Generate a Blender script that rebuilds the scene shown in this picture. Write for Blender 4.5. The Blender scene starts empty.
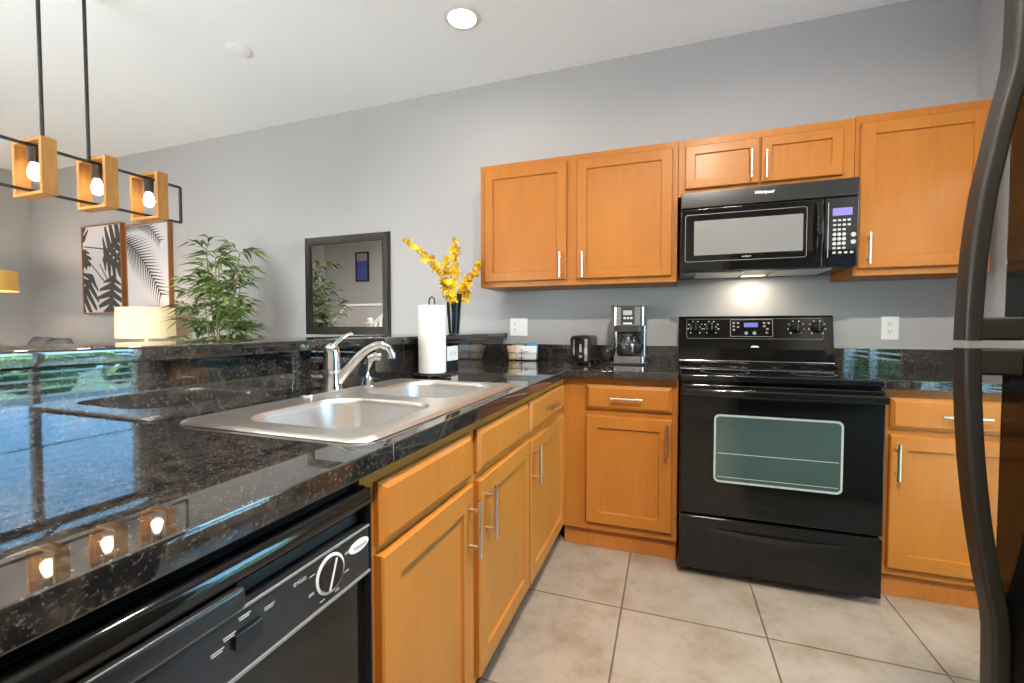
import bpy, bmesh, math, random
from math import sin, cos, pi, radians as R
from mathutils import Vector as V, Matrix as MX
random.seed(7)
sc = bpy.context.scene
COL = sc.collection

# ------------------------------------------------------------------ camera, world, exposure
cam = bpy.data.cameras.new('camera'); camo = bpy.data.objects.new('camera', cam); COL.objects.link(camo)
cam.sensor_width = 36; cam.lens = 36 * 442.4 / 1024; cam.clip_start = .02
camo.location = (-.0522, -2.8211, 1.125); camo.rotation_euler = (R(90 - 1.876), 0, R(19.477))
sc.camera = camo
sc.view_settings.view_transform = 'Standard'; sc.view_settings.look = 'None'
sc.view_settings.gamma = 1; sc.view_settings.use_curve_mapping = False
sc.view_settings.exposure = 0.28
sc.cycles.max_bounces = 10; sc.cycles.diffuse_bounces = 5; sc.cycles.glossy_bounces = 6; sc.cycles.transmission_bounces = 8
sc.cycles.caustics_reflective = False; sc.cycles.caustics_refractive = False
sc.cycles.sample_clamp_indirect = 6
W = bpy.data.worlds.new('sky'); sc.world = W; W.use_nodes = True
bg = W.node_tree.nodes['Background']; bg.inputs[1].default_value = 22.0
wn_, wl_ = W.node_tree.nodes, W.node_tree.links       # blue sky to the east, thin bright cloud towards the sun side
wt = wn_.new('ShaderNodeTexCoord'); ws = wn_.new('ShaderNodeSeparateXYZ'); wl_.new(wt.outputs['Generated'], ws.inputs[0])
wr = wn_.new('ShaderNodeMapRange'); wr.inputs[1].default_value = -.75; wr.inputs[2].default_value = -.05; wl_.new(ws.outputs[1], wr.inputs[0])
wz = wn_.new('ShaderNodeTexNoise'); wz.inputs['Scale'].default_value = 7; wz.inputs['Detail'].default_value = 5; wl_.new(wt.outputs['Generated'], wz.inputs['Vector'])
wc = wn_.new('ShaderNodeMapRange'); wc.inputs[1].default_value = .50; wc.inputs[2].default_value = .72; wc.inputs[4].default_value = .65; wl_.new(wz.outputs[0], wc.inputs[0])
def wmix(f, a, b):
    x = wn_.new('ShaderNodeMix'); x.data_type = 'RGBA'; wl_.new(f, x.inputs[0])
    for q, v in ((x.inputs[6], a), (x.inputs[7], b)):
        if hasattr(v, 'is_output'): wl_.new(v, q)
        else: q.default_value = (*v, 1)
    return x.outputs[2]
wl_.new(wmix(wr.outputs[0], (.90, .95, 1.0), wmix(wc.outputs[0], (.22, .52, .92), (.70, .84, 1.0))), bg.inputs[0])
sun = bpy.data.lights.new('sun', 'SUN'); sun.energy = 190.0; sun.angle = R(1); sun.color = (1, .97, .93)
suno = bpy.data.objects.new('sun', sun); COL.objects.link(suno); suno.rotation_euler = V((.25, .47, -.75)).to_track_quat('-Z', 'Y').to_euler()

CEIL = 2.77
def downlamp(x, y, power, col=(1, .92, .80)):
    l = bpy.data.lights.new('downlight_lamp', 'AREA'); l.shape = 'DISK'; l.size = .13; l.energy = power; l.color = col
    l.spread = R(170)
    o = bpy.data.objects.new('downlight_lamp', l); COL.objects.link(o); o.location = (x, y, CEIL - .012)
    return o
def pointlamp(loc, power, col=(1, .72, .42), r=.03):
    l = bpy.data.lights.new('bulb_lamp', 'POINT'); l.energy = power; l.color = col; l.shadow_soft_size = r
    o = bpy.data.objects.new('bulb_lamp', l); COL.objects.link(o); o.location = loc
    return o

# ------------------------------------------------------------------ materials
def new_mat(name):
    m = bpy.data.materials.new(name); m.use_nodes = True
    return m, m.node_tree.nodes, m.node_tree.links, m.node_tree.nodes['Principled BSDF']
def mat(name, col, rough=.5, metal=0, spec=.5, coat=0, trans=0, emit=None, es=0, ior=None, aniso=0):
    m, n, l, b = new_mat(name)
    b.inputs['Base Color'].default_value = (*col, 1); b.inputs['Roughness'].default_value = rough
    b.inputs['Metallic'].default_value = metal; b.inputs['Specular IOR Level'].default_value = spec
    b.inputs['Coat Weight'].default_value = coat; b.inputs['Coat Roughness'].default_value = .08
    b.inputs['Transmission Weight'].default_value = trans
    if ior: b.inputs['IOR'].default_value = ior
    if emit: b.inputs['Emission Color'].default_value = (*emit, 1); b.inputs['Emission Strength'].default_value = es
    if aniso: b.inputs['Anisotropic'].default_value = aniso
    return m
def ramp(n, stops):
    r = n.new('ShaderNodeValToRGB'); e = r.color_ramp.elements
    e[0].position, e[0].color = stops[0][0], (*stops[0][1], 1); e[1].position, e[1].color = stops[-1][0], (*stops[-1][1], 1)
    for p, c in stops[1:-1]:
        x = e.new(p); x.color = (*c, 1)
    return r
def mapped(n, l, scale=(1, 1, 1), loc=(0, 0, 0)):
    tc = n.new('ShaderNodeTexCoord'); mp = n.new('ShaderNodeMapping')
    mp.inputs['Scale'].default_value = scale; mp.inputs['Location'].default_value = loc
    l.new(tc.outputs['Object'], mp.inputs[0]); return mp.outputs[0]
def noise(n, l, vec, scale, detail=3, rough=.5):
    t = n.new('ShaderNodeTexNoise'); t.inputs['Scale'].default_value = scale; t.inputs['Detail'].default_value = detail
    t.inputs['Roughness'].default_value = rough; l.new(vec, t.inputs['Vector']); return t.outputs[0]
def mixc(n, l, f, a, b, bt='MIX'):
    x = n.new('ShaderNodeMix'); x.data_type = 'RGBA'; x.blend_type = bt
    for s, v in ((x.inputs[0], f), (x.inputs[6], a), (x.inputs[7], b)):
        if hasattr(v, 'is_output'): l.new(v, s)
        else: s.default_value = v if isinstance(v, float) else (*v, 1)
    return x.outputs[2]
def bump(n, l, b, h, strength, dist=.002):
    x = n.new('ShaderNodeBump'); x.inputs['Strength'].default_value = strength; x.inputs['Distance'].default_value = dist
    l.new(h, x.inputs['Height']); l.new(x.outputs[0], b.inputs['Normal'])
def painted(name, col, rough=.6):
    m, n, l, b = new_mat(name); v = mapped(n, l)
    f = noise(n, l, v, 1.2, 2); c = mixc(n, l, f, tuple(x * .97 for x in col), tuple(min(1, x * 1.02) for x in col))
    l.new(c, b.inputs['Base Color']); b.inputs['Roughness'].default_value = rough; b.inputs['Specular IOR Level'].default_value = .25
    bump(n, l, b, noise(n, l, v, 260, 3), .06, .001)
    return m
def wood(name, c1, c2, scale=(16, 16, 1.3), rough=.42, coat=.12):
    m, n, l, b = new_mat(name); v = mapped(n, l, scale)
    f = noise(n, l, v, 3.2, 6, .62)
    r = ramp(n, [(.3, c1), (.7, c2)]); l.new(f, r.inputs[0])
    v2 = mapped(n, l, (2.2, 2.2, 1)); f2 = noise(n, l, v2, 2.2, 3)
    r2 = ramp(n, [(.35, (.93, .91, .88)), (.65, (1.03, 1.03, 1.03))]); l.new(f2, r2.inputs[0])
    l.new(mixc(n, l, 1.0, r.outputs[0], r2.outputs[0], 'MULTIPLY'), b.inputs['Base Color'])
    b.inputs['Roughness'].default_value = rough; b.inputs['Specular IOR Level'].default_value = .22; b.inputs['Coat Weight'].default_value = coat; b.inputs['Coat Roughness'].default_value = .20
    return m
def granite(name):
    m, n, l, b = new_mat(name); v = mapped(n, l)
    f1 = noise(n, l, v, 150, 4, .7); r1 = ramp(n, [(.54, (0, 0, 0)), (.70, (1, 1, 1))]); l.new(f1, r1.inputs[0])
    f2 = noise(n, l, v, 34, 3, .6); r2 = ramp(n, [(.42, (.008, .008, .009)), (.72, (.040, .033, .026))]); l.new(f2, r2.inputs[0])
    vo = n.new('ShaderNodeTexVoronoi'); vo.inputs['Scale'].default_value = 170; l.new(v, vo.inputs['Vector'])
    r3 = ramp(n, [(.0, (1, 1, 1)), (.22, (0, 0, 0))]); l.new(vo.outputs['Distance'], r3.inputs[0])
    sel = n.new('ShaderNodeSeparateColor'); l.new(vo.outputs['Color'], sel.inputs[0])
    th = n.new('ShaderNodeMath'); th.operation = 'GREATER_THAN'; th.inputs[1].default_value = .72; l.new(sel.outputs[0], th.inputs[0])
    mu = n.new('ShaderNodeMath'); mu.operation = 'MULTIPLY'; l.new(th.outputs[0], mu.inputs[0]); l.new(r3.outputs[0], mu.inputs[1])
    c = mixc(n, l, r1.outputs[0], r2.outputs[0], (.085, .071, .056))
    c = mixc(n, l, mu.outputs[0], c, (.42, .42, .38))
    l.new(c, b.inputs['Base Color']); b.inputs['Roughness'].default_value = .025; b.inputs['Specular IOR Level'].default_value = .9
    return m
def tile_floor(name):
    m, n, l, b = new_mat(name); v = mapped(n, l, (1, 1, 1), (.218 + 5 * .515, 1.038 + 10 * .515, 0))
    br = n.new('ShaderNodeTexBrick'); br.offset = 0; br.squash = 1
    for k, x in (('Scale', 1), ('Mortar Size', .0035), ('Mortar Smooth', .1), ('Brick Width', .515), ('Row Height', .515), ('Bias', 0)): br.inputs[k].default_value = x
    br.inputs['Color1'].default_value = (.265, .205, .153, 1); br.inputs['Color2'].default_value = (.285, .222, .166, 1); br.inputs['Mortar'].default_value = (.10, .075, .05, 1)
    l.new(v, br.inputs['Vector'])
    w = mapped(n, l); f = noise(n, l, w, 4.5, 6, .65)
    r = ramp(n, [(.34, (.78, .72, .64)), (.5, (1, 1, 1)), (.7, (1.14, 1.15, 1.17))]); l.new(f, r.inputs[0])
    f2 = noise(n, l, w, 14, 5, .7); r2 = ramp(n, [(.32, (.86, .82, .76)), (.5, (1, 1, 1))]); l.new(f2, r2.inputs[0])
    c = mixc(n, l, 1.0, br.outputs[0], r.outputs[0], 'MULTIPLY'); c = mixc(n, l, 1.0, c, r2.outputs[0], 'MULTIPLY')
    l.new(c, b.inputs['Base Color']); b.inputs['Roughness'].default_value = .32
    inv = n.new('ShaderNodeMath'); inv.operation = 'SUBTRACT'; inv.inputs[0].default_value = 1; l.new(br.outputs['Fac'], inv.inputs[1])
    bump(n, l, b, inv.outputs[0], .5, .002)
    return m
def brushed(name, col, rough):
    m, n, l, b = new_mat(name); v = mapped(n, l, (400, 6, 6)); f = noise(n, l, v, 2, 2)
    b.inputs['Base Color'].default_value = (*col, 1); b.inputs['Metallic'].default_value = 1
    mr = n.new('ShaderNodeMapRange'); mr.inputs[3].default_value = rough * .8; mr.inputs[4].default_value = rough * 1.2
    l.new(f, mr.inputs[0]); l.new(mr.outputs[0], b.inputs['Roughness'])
    return m
def foliage_mat(name, c1, c2):
    m, n, l, b = new_mat(name); v = mapped(n, l); f = noise(n, l, v, 14, 3)
    r = ramp(n, [(.3, c1), (.7, c2)]); l.new(f, r.inputs[0]); l.new(r.outputs[0], b.inputs['Base Color']); b.inputs['Roughness'].default_value = .45
    return m

def pane_mat(name):
    m, n, l, b = new_mat(name); n.remove(b); out = n['Material Output']
    t = n.new('ShaderNodeBsdfTransparent'); t.inputs[0].default_value = (.95, .97, .96, 1); g = n.new('ShaderNodeBsdfGlossy'); g.inputs['Roughness'].default_value = .01
    lw = n.new('ShaderNodeLayerWeight'); pw = n.new('ShaderNodeMath'); pw.operation = 'POWER'; pw.inputs[1].default_value = 5; l.new(lw.outputs['Facing'], pw.inputs[0])
    f = n.new('ShaderNodeMath'); f.operation = 'MULTIPLY_ADD'; f.inputs[1].default_value = .6; f.inputs[2].default_value = .035; l.new(pw.outputs[0], f.inputs[0]); x = n.new('ShaderNodeMixShader')
    l.new(f.outputs[0], x.inputs[0]); l.new(t.outputs[0], x.inputs[1]); l.new(g.outputs[0], x.inputs[2]); l.new(x.outputs[0], out.inputs[0]); return m
M = dict(
    wall=painted('wall_paint', (.395, .388, .388)), ceil=painted('ceiling_paint', (.92, .95, .985), .8),
    floor=tile_floor('floor_tile'), granite=granite('black_granite'),
    maple=wood('maple', (.350, .122, .017), (.390, .141, .023)),
        kick=wood('toe_kick_wood', (.38, .13, .022), (.43, .15, .03)),
    nickel=mat('brushed_nickel', (.66, .62, .56), .28, 1), chrome=mat('chrome', (.80, .80, .80), .06, 1),
    steel=brushed('stainless_steel', (.70, .66, .61), .36), steel2=mat('bright_steel', (.42, .42, .43), .2, 1),
    black=mat('gloss_black', (.005, .0048, .0045), .06, 0, .42), handle_black=mat('handle_black', (.014, .012, .0095), .36), black2=mat('satin_black', (.012, .012, .013), .25),
    blackm=mat('matte_black', (.02, .019, .018), .5), glass_black=mat('black_glass', (.004, .004, .005), .03, 0, .6),
    ovenwin=mat('oven_window_glass', (.040, .062, .056), .05, 0, .9), silver_line=mat('window_border', (.30, .33, .29), .4),
    mwwin=mat('microwave_window_mesh', (.155, .15, .14), .35, 0, .4),
    white=mat('white_plastic', (.78, .78, .76), .35), mark=mat('white_marking', (.75, .75, .75), .5), ringmark2=mat('dim_marking', (.17, .17, .17), .4), ringmark=mat('burner_marking', (.05, .05, .05), .3), greymark=mat('grey_marking', (.35, .35, .35), .5),
    lcd=mat('blue_display', (.05, .06, .16), .2, emit=(.20, .25, .85), es=.45), lcdv=mat('violet_display', (.08, .07, .18), .2, emit=(.30, .26, .72), es=.6),
    trim=mat('white_trim_paint', (.80, .80, .79), .4), paper=mat('paper_towel', (.72, .71, .69), .9, 0, .1),
    mirror=mat('mirror_glass', (.93, .94, .93), .0, 1), frame=mat('espresso_frame', (.022, .018, .014), .25),
    oak=wood('oak_slat', (.36, .165, .045), (.50, .255, .08), (14, 14, 2.2), .5, 0), iron=mat('black_iron', (.018, .017, .016), .45),
    bulb=mat('lit_bulb', (1, .9, .75), .3, emit=(1, .80, .50), es=12), bronze=mat('bronze_socket', (.055, .045, .035), .4, .6),
    can=mat('lit_diffuser', (1, 1, 1), .4, emit=(1, .97, .92), es=14),
    can2=mat('lit_lens', (1, .95, .85), .4, emit=(1, .86, .66), es=1),
    shade=mat('lit_linen_shade', (.80, .68, .46), .8, emit=(1, .72, .36), es=.34), shade2=mat('ochre_linen_shade', (.50, .30, .08), .8, emit=(.9, .50, .10), es=.22),
    plate=mat('shade_lining', (.9, .88, .82), .8, emit=(1, .82, .6), es=.5),
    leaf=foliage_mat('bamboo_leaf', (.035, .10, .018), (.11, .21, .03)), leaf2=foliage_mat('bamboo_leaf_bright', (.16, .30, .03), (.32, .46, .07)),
    cane=mat('cane', (.24, .20, .08), .5), pot=mat('planter', (.10, .10, .10), .5), soil=mat('soil', (.05, .035, .02), .9),
    yellow=foliage_mat('yellow_petal', (.80, .47, .01), (.95, .66, .03)), ystem=mat('flower_stem', (.30, .30, .06), .6), vase=mat('navy_vase', (.008, .012, .018), .22, .3),
    brownf=mat('brown_frame_wood', (.26, .095, .025), .4), canvas=mat('print_paper', (.60, .57, .585), .8), ink=mat('grey_ink', (.050, .045, .042), .8), ink2=mat('soft_grey_ink', (.12, .115, .115), .8),
    fabric=mat('grey_fabric', (.16, .16, .17), .9), darkleg=mat('dark_leg', (.03, .022, .018), .4), walnut=wood('walnut', (.10, .05, .025), (.16, .085, .04), (3, 14, 14), .4, .1),
    clear=pane_mat('clear_glass'), coffee=mat('dark_glass', (.02, .02, .022), .05, 0, .7),
    blue_art=mat('blue_print', (.03, .05, .26), .5), mauve=mat('mauve_print', (.30, .22, .26), .5),
    green=mat('green_packet', (.05, .22, .13), .5), bluep=mat('blue_packet', (.03, .28, .50), .5), redp=mat('salmon_packet', (.55, .22, .15), .5), tan=mat('kraft_packet', (.45, .32, .20), .6), whitep=mat('white_packet', (.72, .74, .76), .5),
    grass=foliage_mat('lawn', (.02, .05, .01), (.04, .09, .02)), hedge=foliage_mat('hedge_leaf', (.022, .085, .018), (.09, .22, .05)),
    emblem=mat('silver_emblem', (.62, .62, .62), .45), slat=mat('blind_slat', (.82, .84, .86), .4),
)

# ------------------------------------------------------------------ mesh helper
class MB:
    def __init__(s): s.bm = bmesh.new()
    def add(s, tmp):
        me = bpy.data.meshes.new('t'); tmp.to_mesh(me); tmp.free(); s.bm.from_mesh(me); bpy.data.meshes.remove(me); return s
    def box(s, x0, x1, y0, y1, z0, z1, bev=0, seg=2, rot=None, piv=None):
        t = bmesh.new(); bmesh.ops.create_cube(t, size=1)
        for v in t.verts: v.co = V(((x0 + x1) / 2 + v.co.x * (x1 - x0), (y0 + y1) / 2 + v.co.y * (y1 - y0), (z0 + z1) / 2 + v.co.z * (z1 - z0)))
        if bev: bmesh.ops.bevel(t, geom=t.edges[:], offset=bev, segments=seg, affect='EDGES', profile=.5)
        if rot:
            p = V(piv); 
            for v in t.verts: v.co = rot @ (v.co - p) + p
        return s.add(t)
    def cyl(s, p0, p1, r0, r1=None, n=20, cap=True):
        r1 = r0 if r1 is None else r1; p0, p1 = V(p0), V(p1); d = p1 - p0; q = d.to_track_quat('Z', 'Y')
        t = bmesh.new(); A = []; B = []
        for i in range(n):
            a = 2 * pi * i / n; e = V((cos(a), sin(a), 0))
            A.append(t.verts.new(p0 + q @ (e * r0))); B.append(t.verts.new(p1 + q @ (e * r1)))
        for i in range(n): t.faces.new((A[i], A[(i + 1) % n], B[(i + 1) % n], B[i]))
        if cap: t.faces.new(A[::-1]); t.faces.new(B)
        return s.add(t)
    def lathe(s, prof, c, n=28, axis=(0, 0, 1), cap=True):
        q = V(axis).to_track_quat('Z', 'Y'); c = V(c); t = bmesh.new(); rings = []
        for r, h in prof: rings.append([t.verts.new(c + q @ V((r * cos(2 * pi * i / n), r * sin(2 * pi * i / n), h))) for i in range(n)])
        for a, b in zip(rings, rings[1:]):
            for i in range(n): t.faces.new((a[i], a[(i + 1) % n], b[(i + 1) % n], b[i]))
        if cap:
            t.faces.new(rings[0][::-1]); t.faces.new(rings[-1])
        return s.add(t)
    def sweep(s, path, sec, up=(0, 0, 1), scales=None, closed=False):
        # sec = list of (a,b) in the frame (side, up) of the path
        P = [V(p) for p in path]; t = bmesh.new(); rings = []
        for i, p in enumerate(P):
            d = (P[min(i + 1, len(P) - 1)] - P[max(i - 1, 0)]).normalized()
            u = V(up); sd = d.cross(u)
            if sd.length < 1e-4: sd = d.cross(V((0, 1, 0)))
            sd.normalize(); uu = sd.cross(d); k = scales[i] if scales else 1
            k = k if isinstance(k, tuple) else (k, k)
            rings.append([t.verts.new(p + sd * a * k[0] + uu * b * k[1]) for a, b in sec])
        m = len(sec)
        for a, b in zip(rings, rings[1:]):
            for i in range(m): t.faces.new((a[i], a[(i + 1) % m], b[(i + 1) % m], b[i]))
        t.faces.new(rings[0][::-1]); t.faces.new(rings[-1]); bmesh.ops.recalc_face_normals(t, faces=t.faces[:])
        return s.add(t)
    def tube(s, path, r, n=10, up=(0, 0, 1), scales=None):
        return s.sweep(path, [(r * cos(2 * pi * i / n), r * sin(2 * pi * i / n)) for i in range(n)], up, scales)
    def prism(s, pts, o, u, v, d):
        # polygon pts (a,b) on plane o + a*u + b*v, extruded by vector d
        o, u, v, d = V(o), V(u), V(v), V(d); t = bmesh.new()
        A = [t.verts.new(o + u * a + v * b) for a, b in pts]; B = [t.verts.new(x.co + d) for x in A]; k = len(A)
        t.faces.new(A); t.faces.new(B[::-1])
        for i in range(k): t.faces.new((A[i], B[i], B[(i + 1) % k], A[(i + 1) % k]))
        bmesh.ops.recalc_face_normals(t, faces=t.faces[:])
        return s.add(t)
    def quads(s, verts, faces):
        t = bmesh.new(); vs = [t.verts.new(v) for v in verts]
        for f in faces: t.faces.new([vs[i] for i in f])
        return s.add(t)
    def sphere(s, c, r, sx=1, sy=1, sz=1, seg=16):
        t = bmesh.new(); bmesh.ops.create_uvsphere(t, u_segments=seg, v_segments=max(6, seg // 2), radius=r)
        for v in t.verts: v.co = V((v.co.x * sx, v.co.y * sy, v.co.z * sz)) + V(c)
        return s.add(t)
    def build(s, name, m, parent=None, ang=35):
        me = bpy.data.meshes.new(name); s.bm.to_mesh(me); s.bm.free()
        me.materials.append(M[m] if isinstance(m, str) else m)
        me.shade_smooth(); me.set_sharp_from_angle(angle=R(ang))
        o = bpy.data.objects.new(name, me); COL.objects.link(o)
        if len(me.polygons) < 3000: wn = o.modifiers.new('weighted_normal', 'WEIGHTED_NORMAL'); wn.keep_sharp = True
        if parent: attach(o, parent)
        return o
def build_each(b, name, m, parent, ang=35):
    bm = b.bm; bm.verts.index_update(); seen = set(); groups = []
    for v in bm.verts:
        if v in seen: continue
        st = [v]; seen.add(v); g = []
        while st:
            q = st.pop(); g.append(q)
            for e in q.link_edges:
                w_ = e.other_vert(q)
                if w_ not in seen: seen.add(w_); st.append(w_)
        groups.append(g)
    out = []
    for g in groups:
        ix = {v: i for i, v in enumerate(g)}; fs = {f for v in g for f in v.link_faces}
        c = MB(); c.quads([v.co.copy() for v in g], [[ix[v] for v in f.verts] for f in fs]); out.append(c.build(name, m, parent, ang))
    bm.free(); return out
def wmat(o):
    m = MX.LocRotScale(o.location, o.rotation_euler, o.scale)
    return wmat(o.parent) @ o.matrix_parent_inverse @ m if o.parent else m
def attach(o, p): o.parent = p; o.matrix_parent_inverse = wmat(p).inverted()
def tag(o, label, cat, group=None):
    o['label'] = label; o['category'] = cat
    if group: o['group'] = group
    return o
def thing(name, label, cat, loc, group=None):
    o = bpy.data.objects.new(name, None); o.empty_display_size = .05; COL.objects.link(o); o.location = loc
    return tag(o, label, cat, group)
def struct(o): o['kind'] = 'structure'; return o
def rrect(x0, x1, y0, y1, r, n=6):
    out = []
    for cx, cy, a in ((x1 - r, y1 - r, 0), (x0 + r, y1 - r, 90), (x0 + r, y0 + r, 180), (x1 - r, y0 + r, 270)):
        for i in range(n + 1):
            t = R(a + 90 * i / n); out.append((cx + r * cos(t), cy + r * sin(t)))
    return out
def text(s, size, m, o, u, v, parent, name='lettering', depth=.0006, shear=0, bold=0, align='CENTER'):
    c = bpy.data.curves.new(name, 'FONT'); c.body = s; c.size = size; c.extrude = depth; c.shear = shear; c.offset = bold
    c.align_x = align; c.align_y = 'CENTER'
    t = bpy.data.objects.new(name, c); COL.objects.link(t)
    me = bpy.data.meshes.new_from_object(t, depsgraph=None) if False else None
    bpy.context.view_layer.update(); dg = bpy.context.evaluated_depsgraph_get()
    me = bpy.data.meshes.new_from_object(t.evaluated_get(dg)); bpy.data.objects.remove(t)
    u, v, o = V(u), V(v), V(o); n = u.cross(v)
    mt = MX((( u.x, v.x, n.x, o.x), (u.y, v.y, n.y, o.y), (u.z, v.z, n.z, o.z), (0, 0, 0, 1)))
    me.transform(mt); me.materials.clear(); me.materials.append(M[m])
    ob = bpy.data.objects.new(name, me); COL.objects.link(ob); attach(ob, parent); return ob
X, Y, Z = V((1, 0, 0)), V((0, 1, 0)), V((0, 0, 1))

# ------------------------------------------------------------------ room shell
LX, RX, RY = -6.6, 1.352, -4.4
struct(MB().box(LX - .1, RX + .1, RY - .1, .1, -.1, 0).build('floor', 'floor'))
struct(MB().box(LX - .1, RX + .1, RY - .1, .1, CEIL, CEIL + .1).build('ceiling', 'ceil'))
struct(MB().box(LX - .1, RX + .1, 0, .1, 0, CEIL).build('wall_back', 'wall'))
struct(MB().box(LX - .1, LX, RY - .1, 0, 0, CEIL).build('wall_left', 'wall'))
DY0, DY1, DZ1 = -1.84, -.70, 2.04          # glazed door opening in the right wall
w = MB()
w.box(RX, RX + .1, DY1, 0, 0, CEIL).box(RX, RX + .1, RY - .1, DY0, 0, CEIL).box(RX, RX + .1, DY0, DY1, DZ1, CEIL)
struct(w.build('wall_right', 'wall'))
# rear wall with an unseen wide window, added for fill daylight
fill_wins = [(-4.1, -2.1, .25, 1.75)]
(a0, a1, a2, a3), = fill_wins
w = MB()
w.box(LX - .1, a0, RY - .1, RY, 0, CEIL).box(a1, RX + .1, RY - .1, RY, 0, CEIL)
for p, q, lo, hi in fill_wins: w.box(p, q, RY - .1, RY, 0, lo).box(p, q, RY - .1, RY, hi, CEIL)
struct(w.build('wall_rear', 'wall'))
for k, (p, q, lo, hi) in enumerate(fill_wins):
    w = MB(); fr = .05; mx = (p + q) / 2
    for a, b_, c, d in ((p, q, lo, lo + fr), (p, q, hi - fr, hi), (p, p + fr, lo, hi), (q - fr, q, lo, hi), (mx - .03, mx + .03, lo, hi)): w.box(a, b_, RY - .08, RY - .03, c, d)
    wn = struct(w.build('window_%d' % (k + 1), 'trim'))  # made-up window out of view, sized to let daylight in
    MB().box(p + fr, mx - .03, RY - .058, RY - .052, lo + fr, hi - fr).build('pane', 'clear', wn); MB().box(mx + .03, q - fr, RY - .058, RY - .052, lo + fr, hi - fr).build('pane', 'clear', wn)
# glazed door in the right wall: frame, mullion, panes
w = MB(); f = .07
w.box(RX + .02, RX + .09, DY1 - f, DY1, 0, DZ1).box(RX + .02, RX + .09, DY0, DY0 + f, 0, DZ1).box(RX + .02, RX + .09, DY0 + f, DY1 - f, DZ1 - .06, DZ1).box(RX + .02, RX + .09, DY0 + f, DY1 - f, 0, .16)
w.box(RX + .03, RX + .08, -1.310, -1.275, .16, DZ1 - .06)
dr = struct(w.build('door_1', 'trim'))
MB().box(RX + .06, RX + .066, DY0 + f, -1.310, .16, DZ1 - .06).build('pane', 'clear', dr); MB().box(RX + .06, RX + .066, -1.275, DY1 - f, .16, DZ1 - .06).build('pane', 'clear', dr)
bl = MB(); bl.box(RX + .012, RX + .05, DY0 + f + .005, DY1 - f - .005, DZ1 - .10, DZ1 - .062, .004)
z = .24
while z < DZ1 - .11:
    bl.box(RX + .008, RX + .050, DY0 + f + .01, DY1 - f - .01, z, z + .0025, rot=MX.Rotation(R(-12), 3, 'Y'), piv=(RX + .029, -1.3, z)); z += .047
tag(bl.build('window_blind', 'slat'), 'white horizontal slat blind hanging in the glazed door beside the right-hand counter', 'blind')
# outside
MB().box(RX + .1, 14, -12, 9, -.25, -.12).build('lawn', 'grass'); tag(bpy.data.objects['lawn'], 'green lawn outside the glazed door', 'lawn')
hb = MB()
for i in range(300):
    a = random.uniform(-9, 7); h = random.uniform(0, 1); hb.sphere((7 + random.uniform(-.5, .9), a, .24 + h * 1.25), random.uniform(.18, .34), seg=7)
hd = hb.build('hedge', 'hedge'); tag(hd, 'leafy green hedge at the far side of the lawn', 'hedge')

hb = MB()  # second hedge, added to keep white sky out of the backsplash reflection
for i in range(200):
    hb.sphere((2.0 + random.uniform(0, 3.6), -4.9 + random.uniform(-.4, .4), .24 + random.uniform(0, 1) * 2.3), random.uniform(.22, .36), seg=7)
tag(hb.build('hedge', 'hedge'), 'unseen tall green hedge added beside the lawn to block bright sky from the backsplash reflection', 'hedge')
# half wall under the raised bar
BX = -1.105
hw = MB().box(-1.26, -1.125, -3.40, -.003, 0, 1.050).build('wall_peninsula', 'wall'); struct(hw)
# baseboards
struct(MB().box(LX + .001, LX + .014, RY + .01, -.01, .001, .10, .003).build('baseboard_left', 'trim'))
struct(MB().box(LX + .015, -1.27, -.014, -.001, .001, .10, .003).build('baseboard_back', 'trim'))

# ------------------------------------------------------------------ cabinets
def panel_door(o, u, v, w, h, name, parent, st=.058, t=.020, rec=.009, ch=.007, m='maple'):
    """recessed-panel door: o = lower left corner on the face frame, u right, v up, n out"""
    o, u, v = V(o), V(u), V(v); n = u.cross(v)
    def ring(i, d): return [o + u * i + v * i + n * d, o + u * (w - i) + v * i + n * d, o + u * (w - i) + v * (h - i) + n * d, o + u * i + v * (h - i) + n * d]
    rings = [ring(0, 0), ring(0, t - .004), ring(.004, t), ring(st, t), ring(st + ch * .4, t - rec * .9), ring(st + ch, t - rec)]
    vs = [p for r in rings for p in r]; fs = []
    for k in range(len(rings) - 1):
        for i in range(4): a, b = k * 4 + i, k * 4 + (i + 1) % 4; fs.append((a, b, b + 4, a + 4))
    fs.append((3, 2, 1, 0)); e = (len(rings) - 1) * 4; fs.append((e, e + 1, e + 2, e + 3))
    b = MB(); b.quads(vs, fs); bmesh.ops.recalc_face_normals(b.bm, faces=b.bm.faces[:])
    return b.build(name, m, parent, 20)
def slab_front(o, u, v, w, h, name, parent, t=.020, m='maple'):
    o, u, v = V(o), V(u), V(v); n = u.cross(v)
    def ring(i, d): return [o + u * i + v * i + n * d, o + u * (w - i) + v * i + n * d, o + u * (w - i) + v * (h - i) + n * d, o + u * i + v * (h - i) + n * d]
    rings = [ring(0, 0), ring(0, t * .55), ring(.003, t * .65), ring(.015, t), ring(.017, t)]
    vs = [p for r in rings for p in r]; fs = []
    for k in range(len(rings) - 1):
        for i in range(4): a, b = k * 4 + i, k * 4 + (i + 1) % 4; fs.append((a, b, b + 4, a + 4))
    fs.append((3, 2, 1, 0)); e = (len(rings) - 1) * 4; fs.append((e, e + 1, e + 2, e + 3))
    b = MB(); b.quads(vs, fs); bmesh.ops.recalc_face_normals(b.bm, faces=b.bm.faces[:])
    return b.build(name, m, parent, 20)
def pull(c, d, n, parent, L=.150, sp=.096, so=.030, r=.0058):
    c, d, n = V(c), V(d), V(n); b = MB()
    b.cyl(c + n * so - d * L / 2, c + n * so + d * L / 2, r, n=12)
    for s in (-1, 1): b.cyl(c + d * s * sp / 2, c + d * s * sp / 2 + n * so, r * .75, n=10)
    o = b.build('handle', 'nickel', parent); return o

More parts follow.
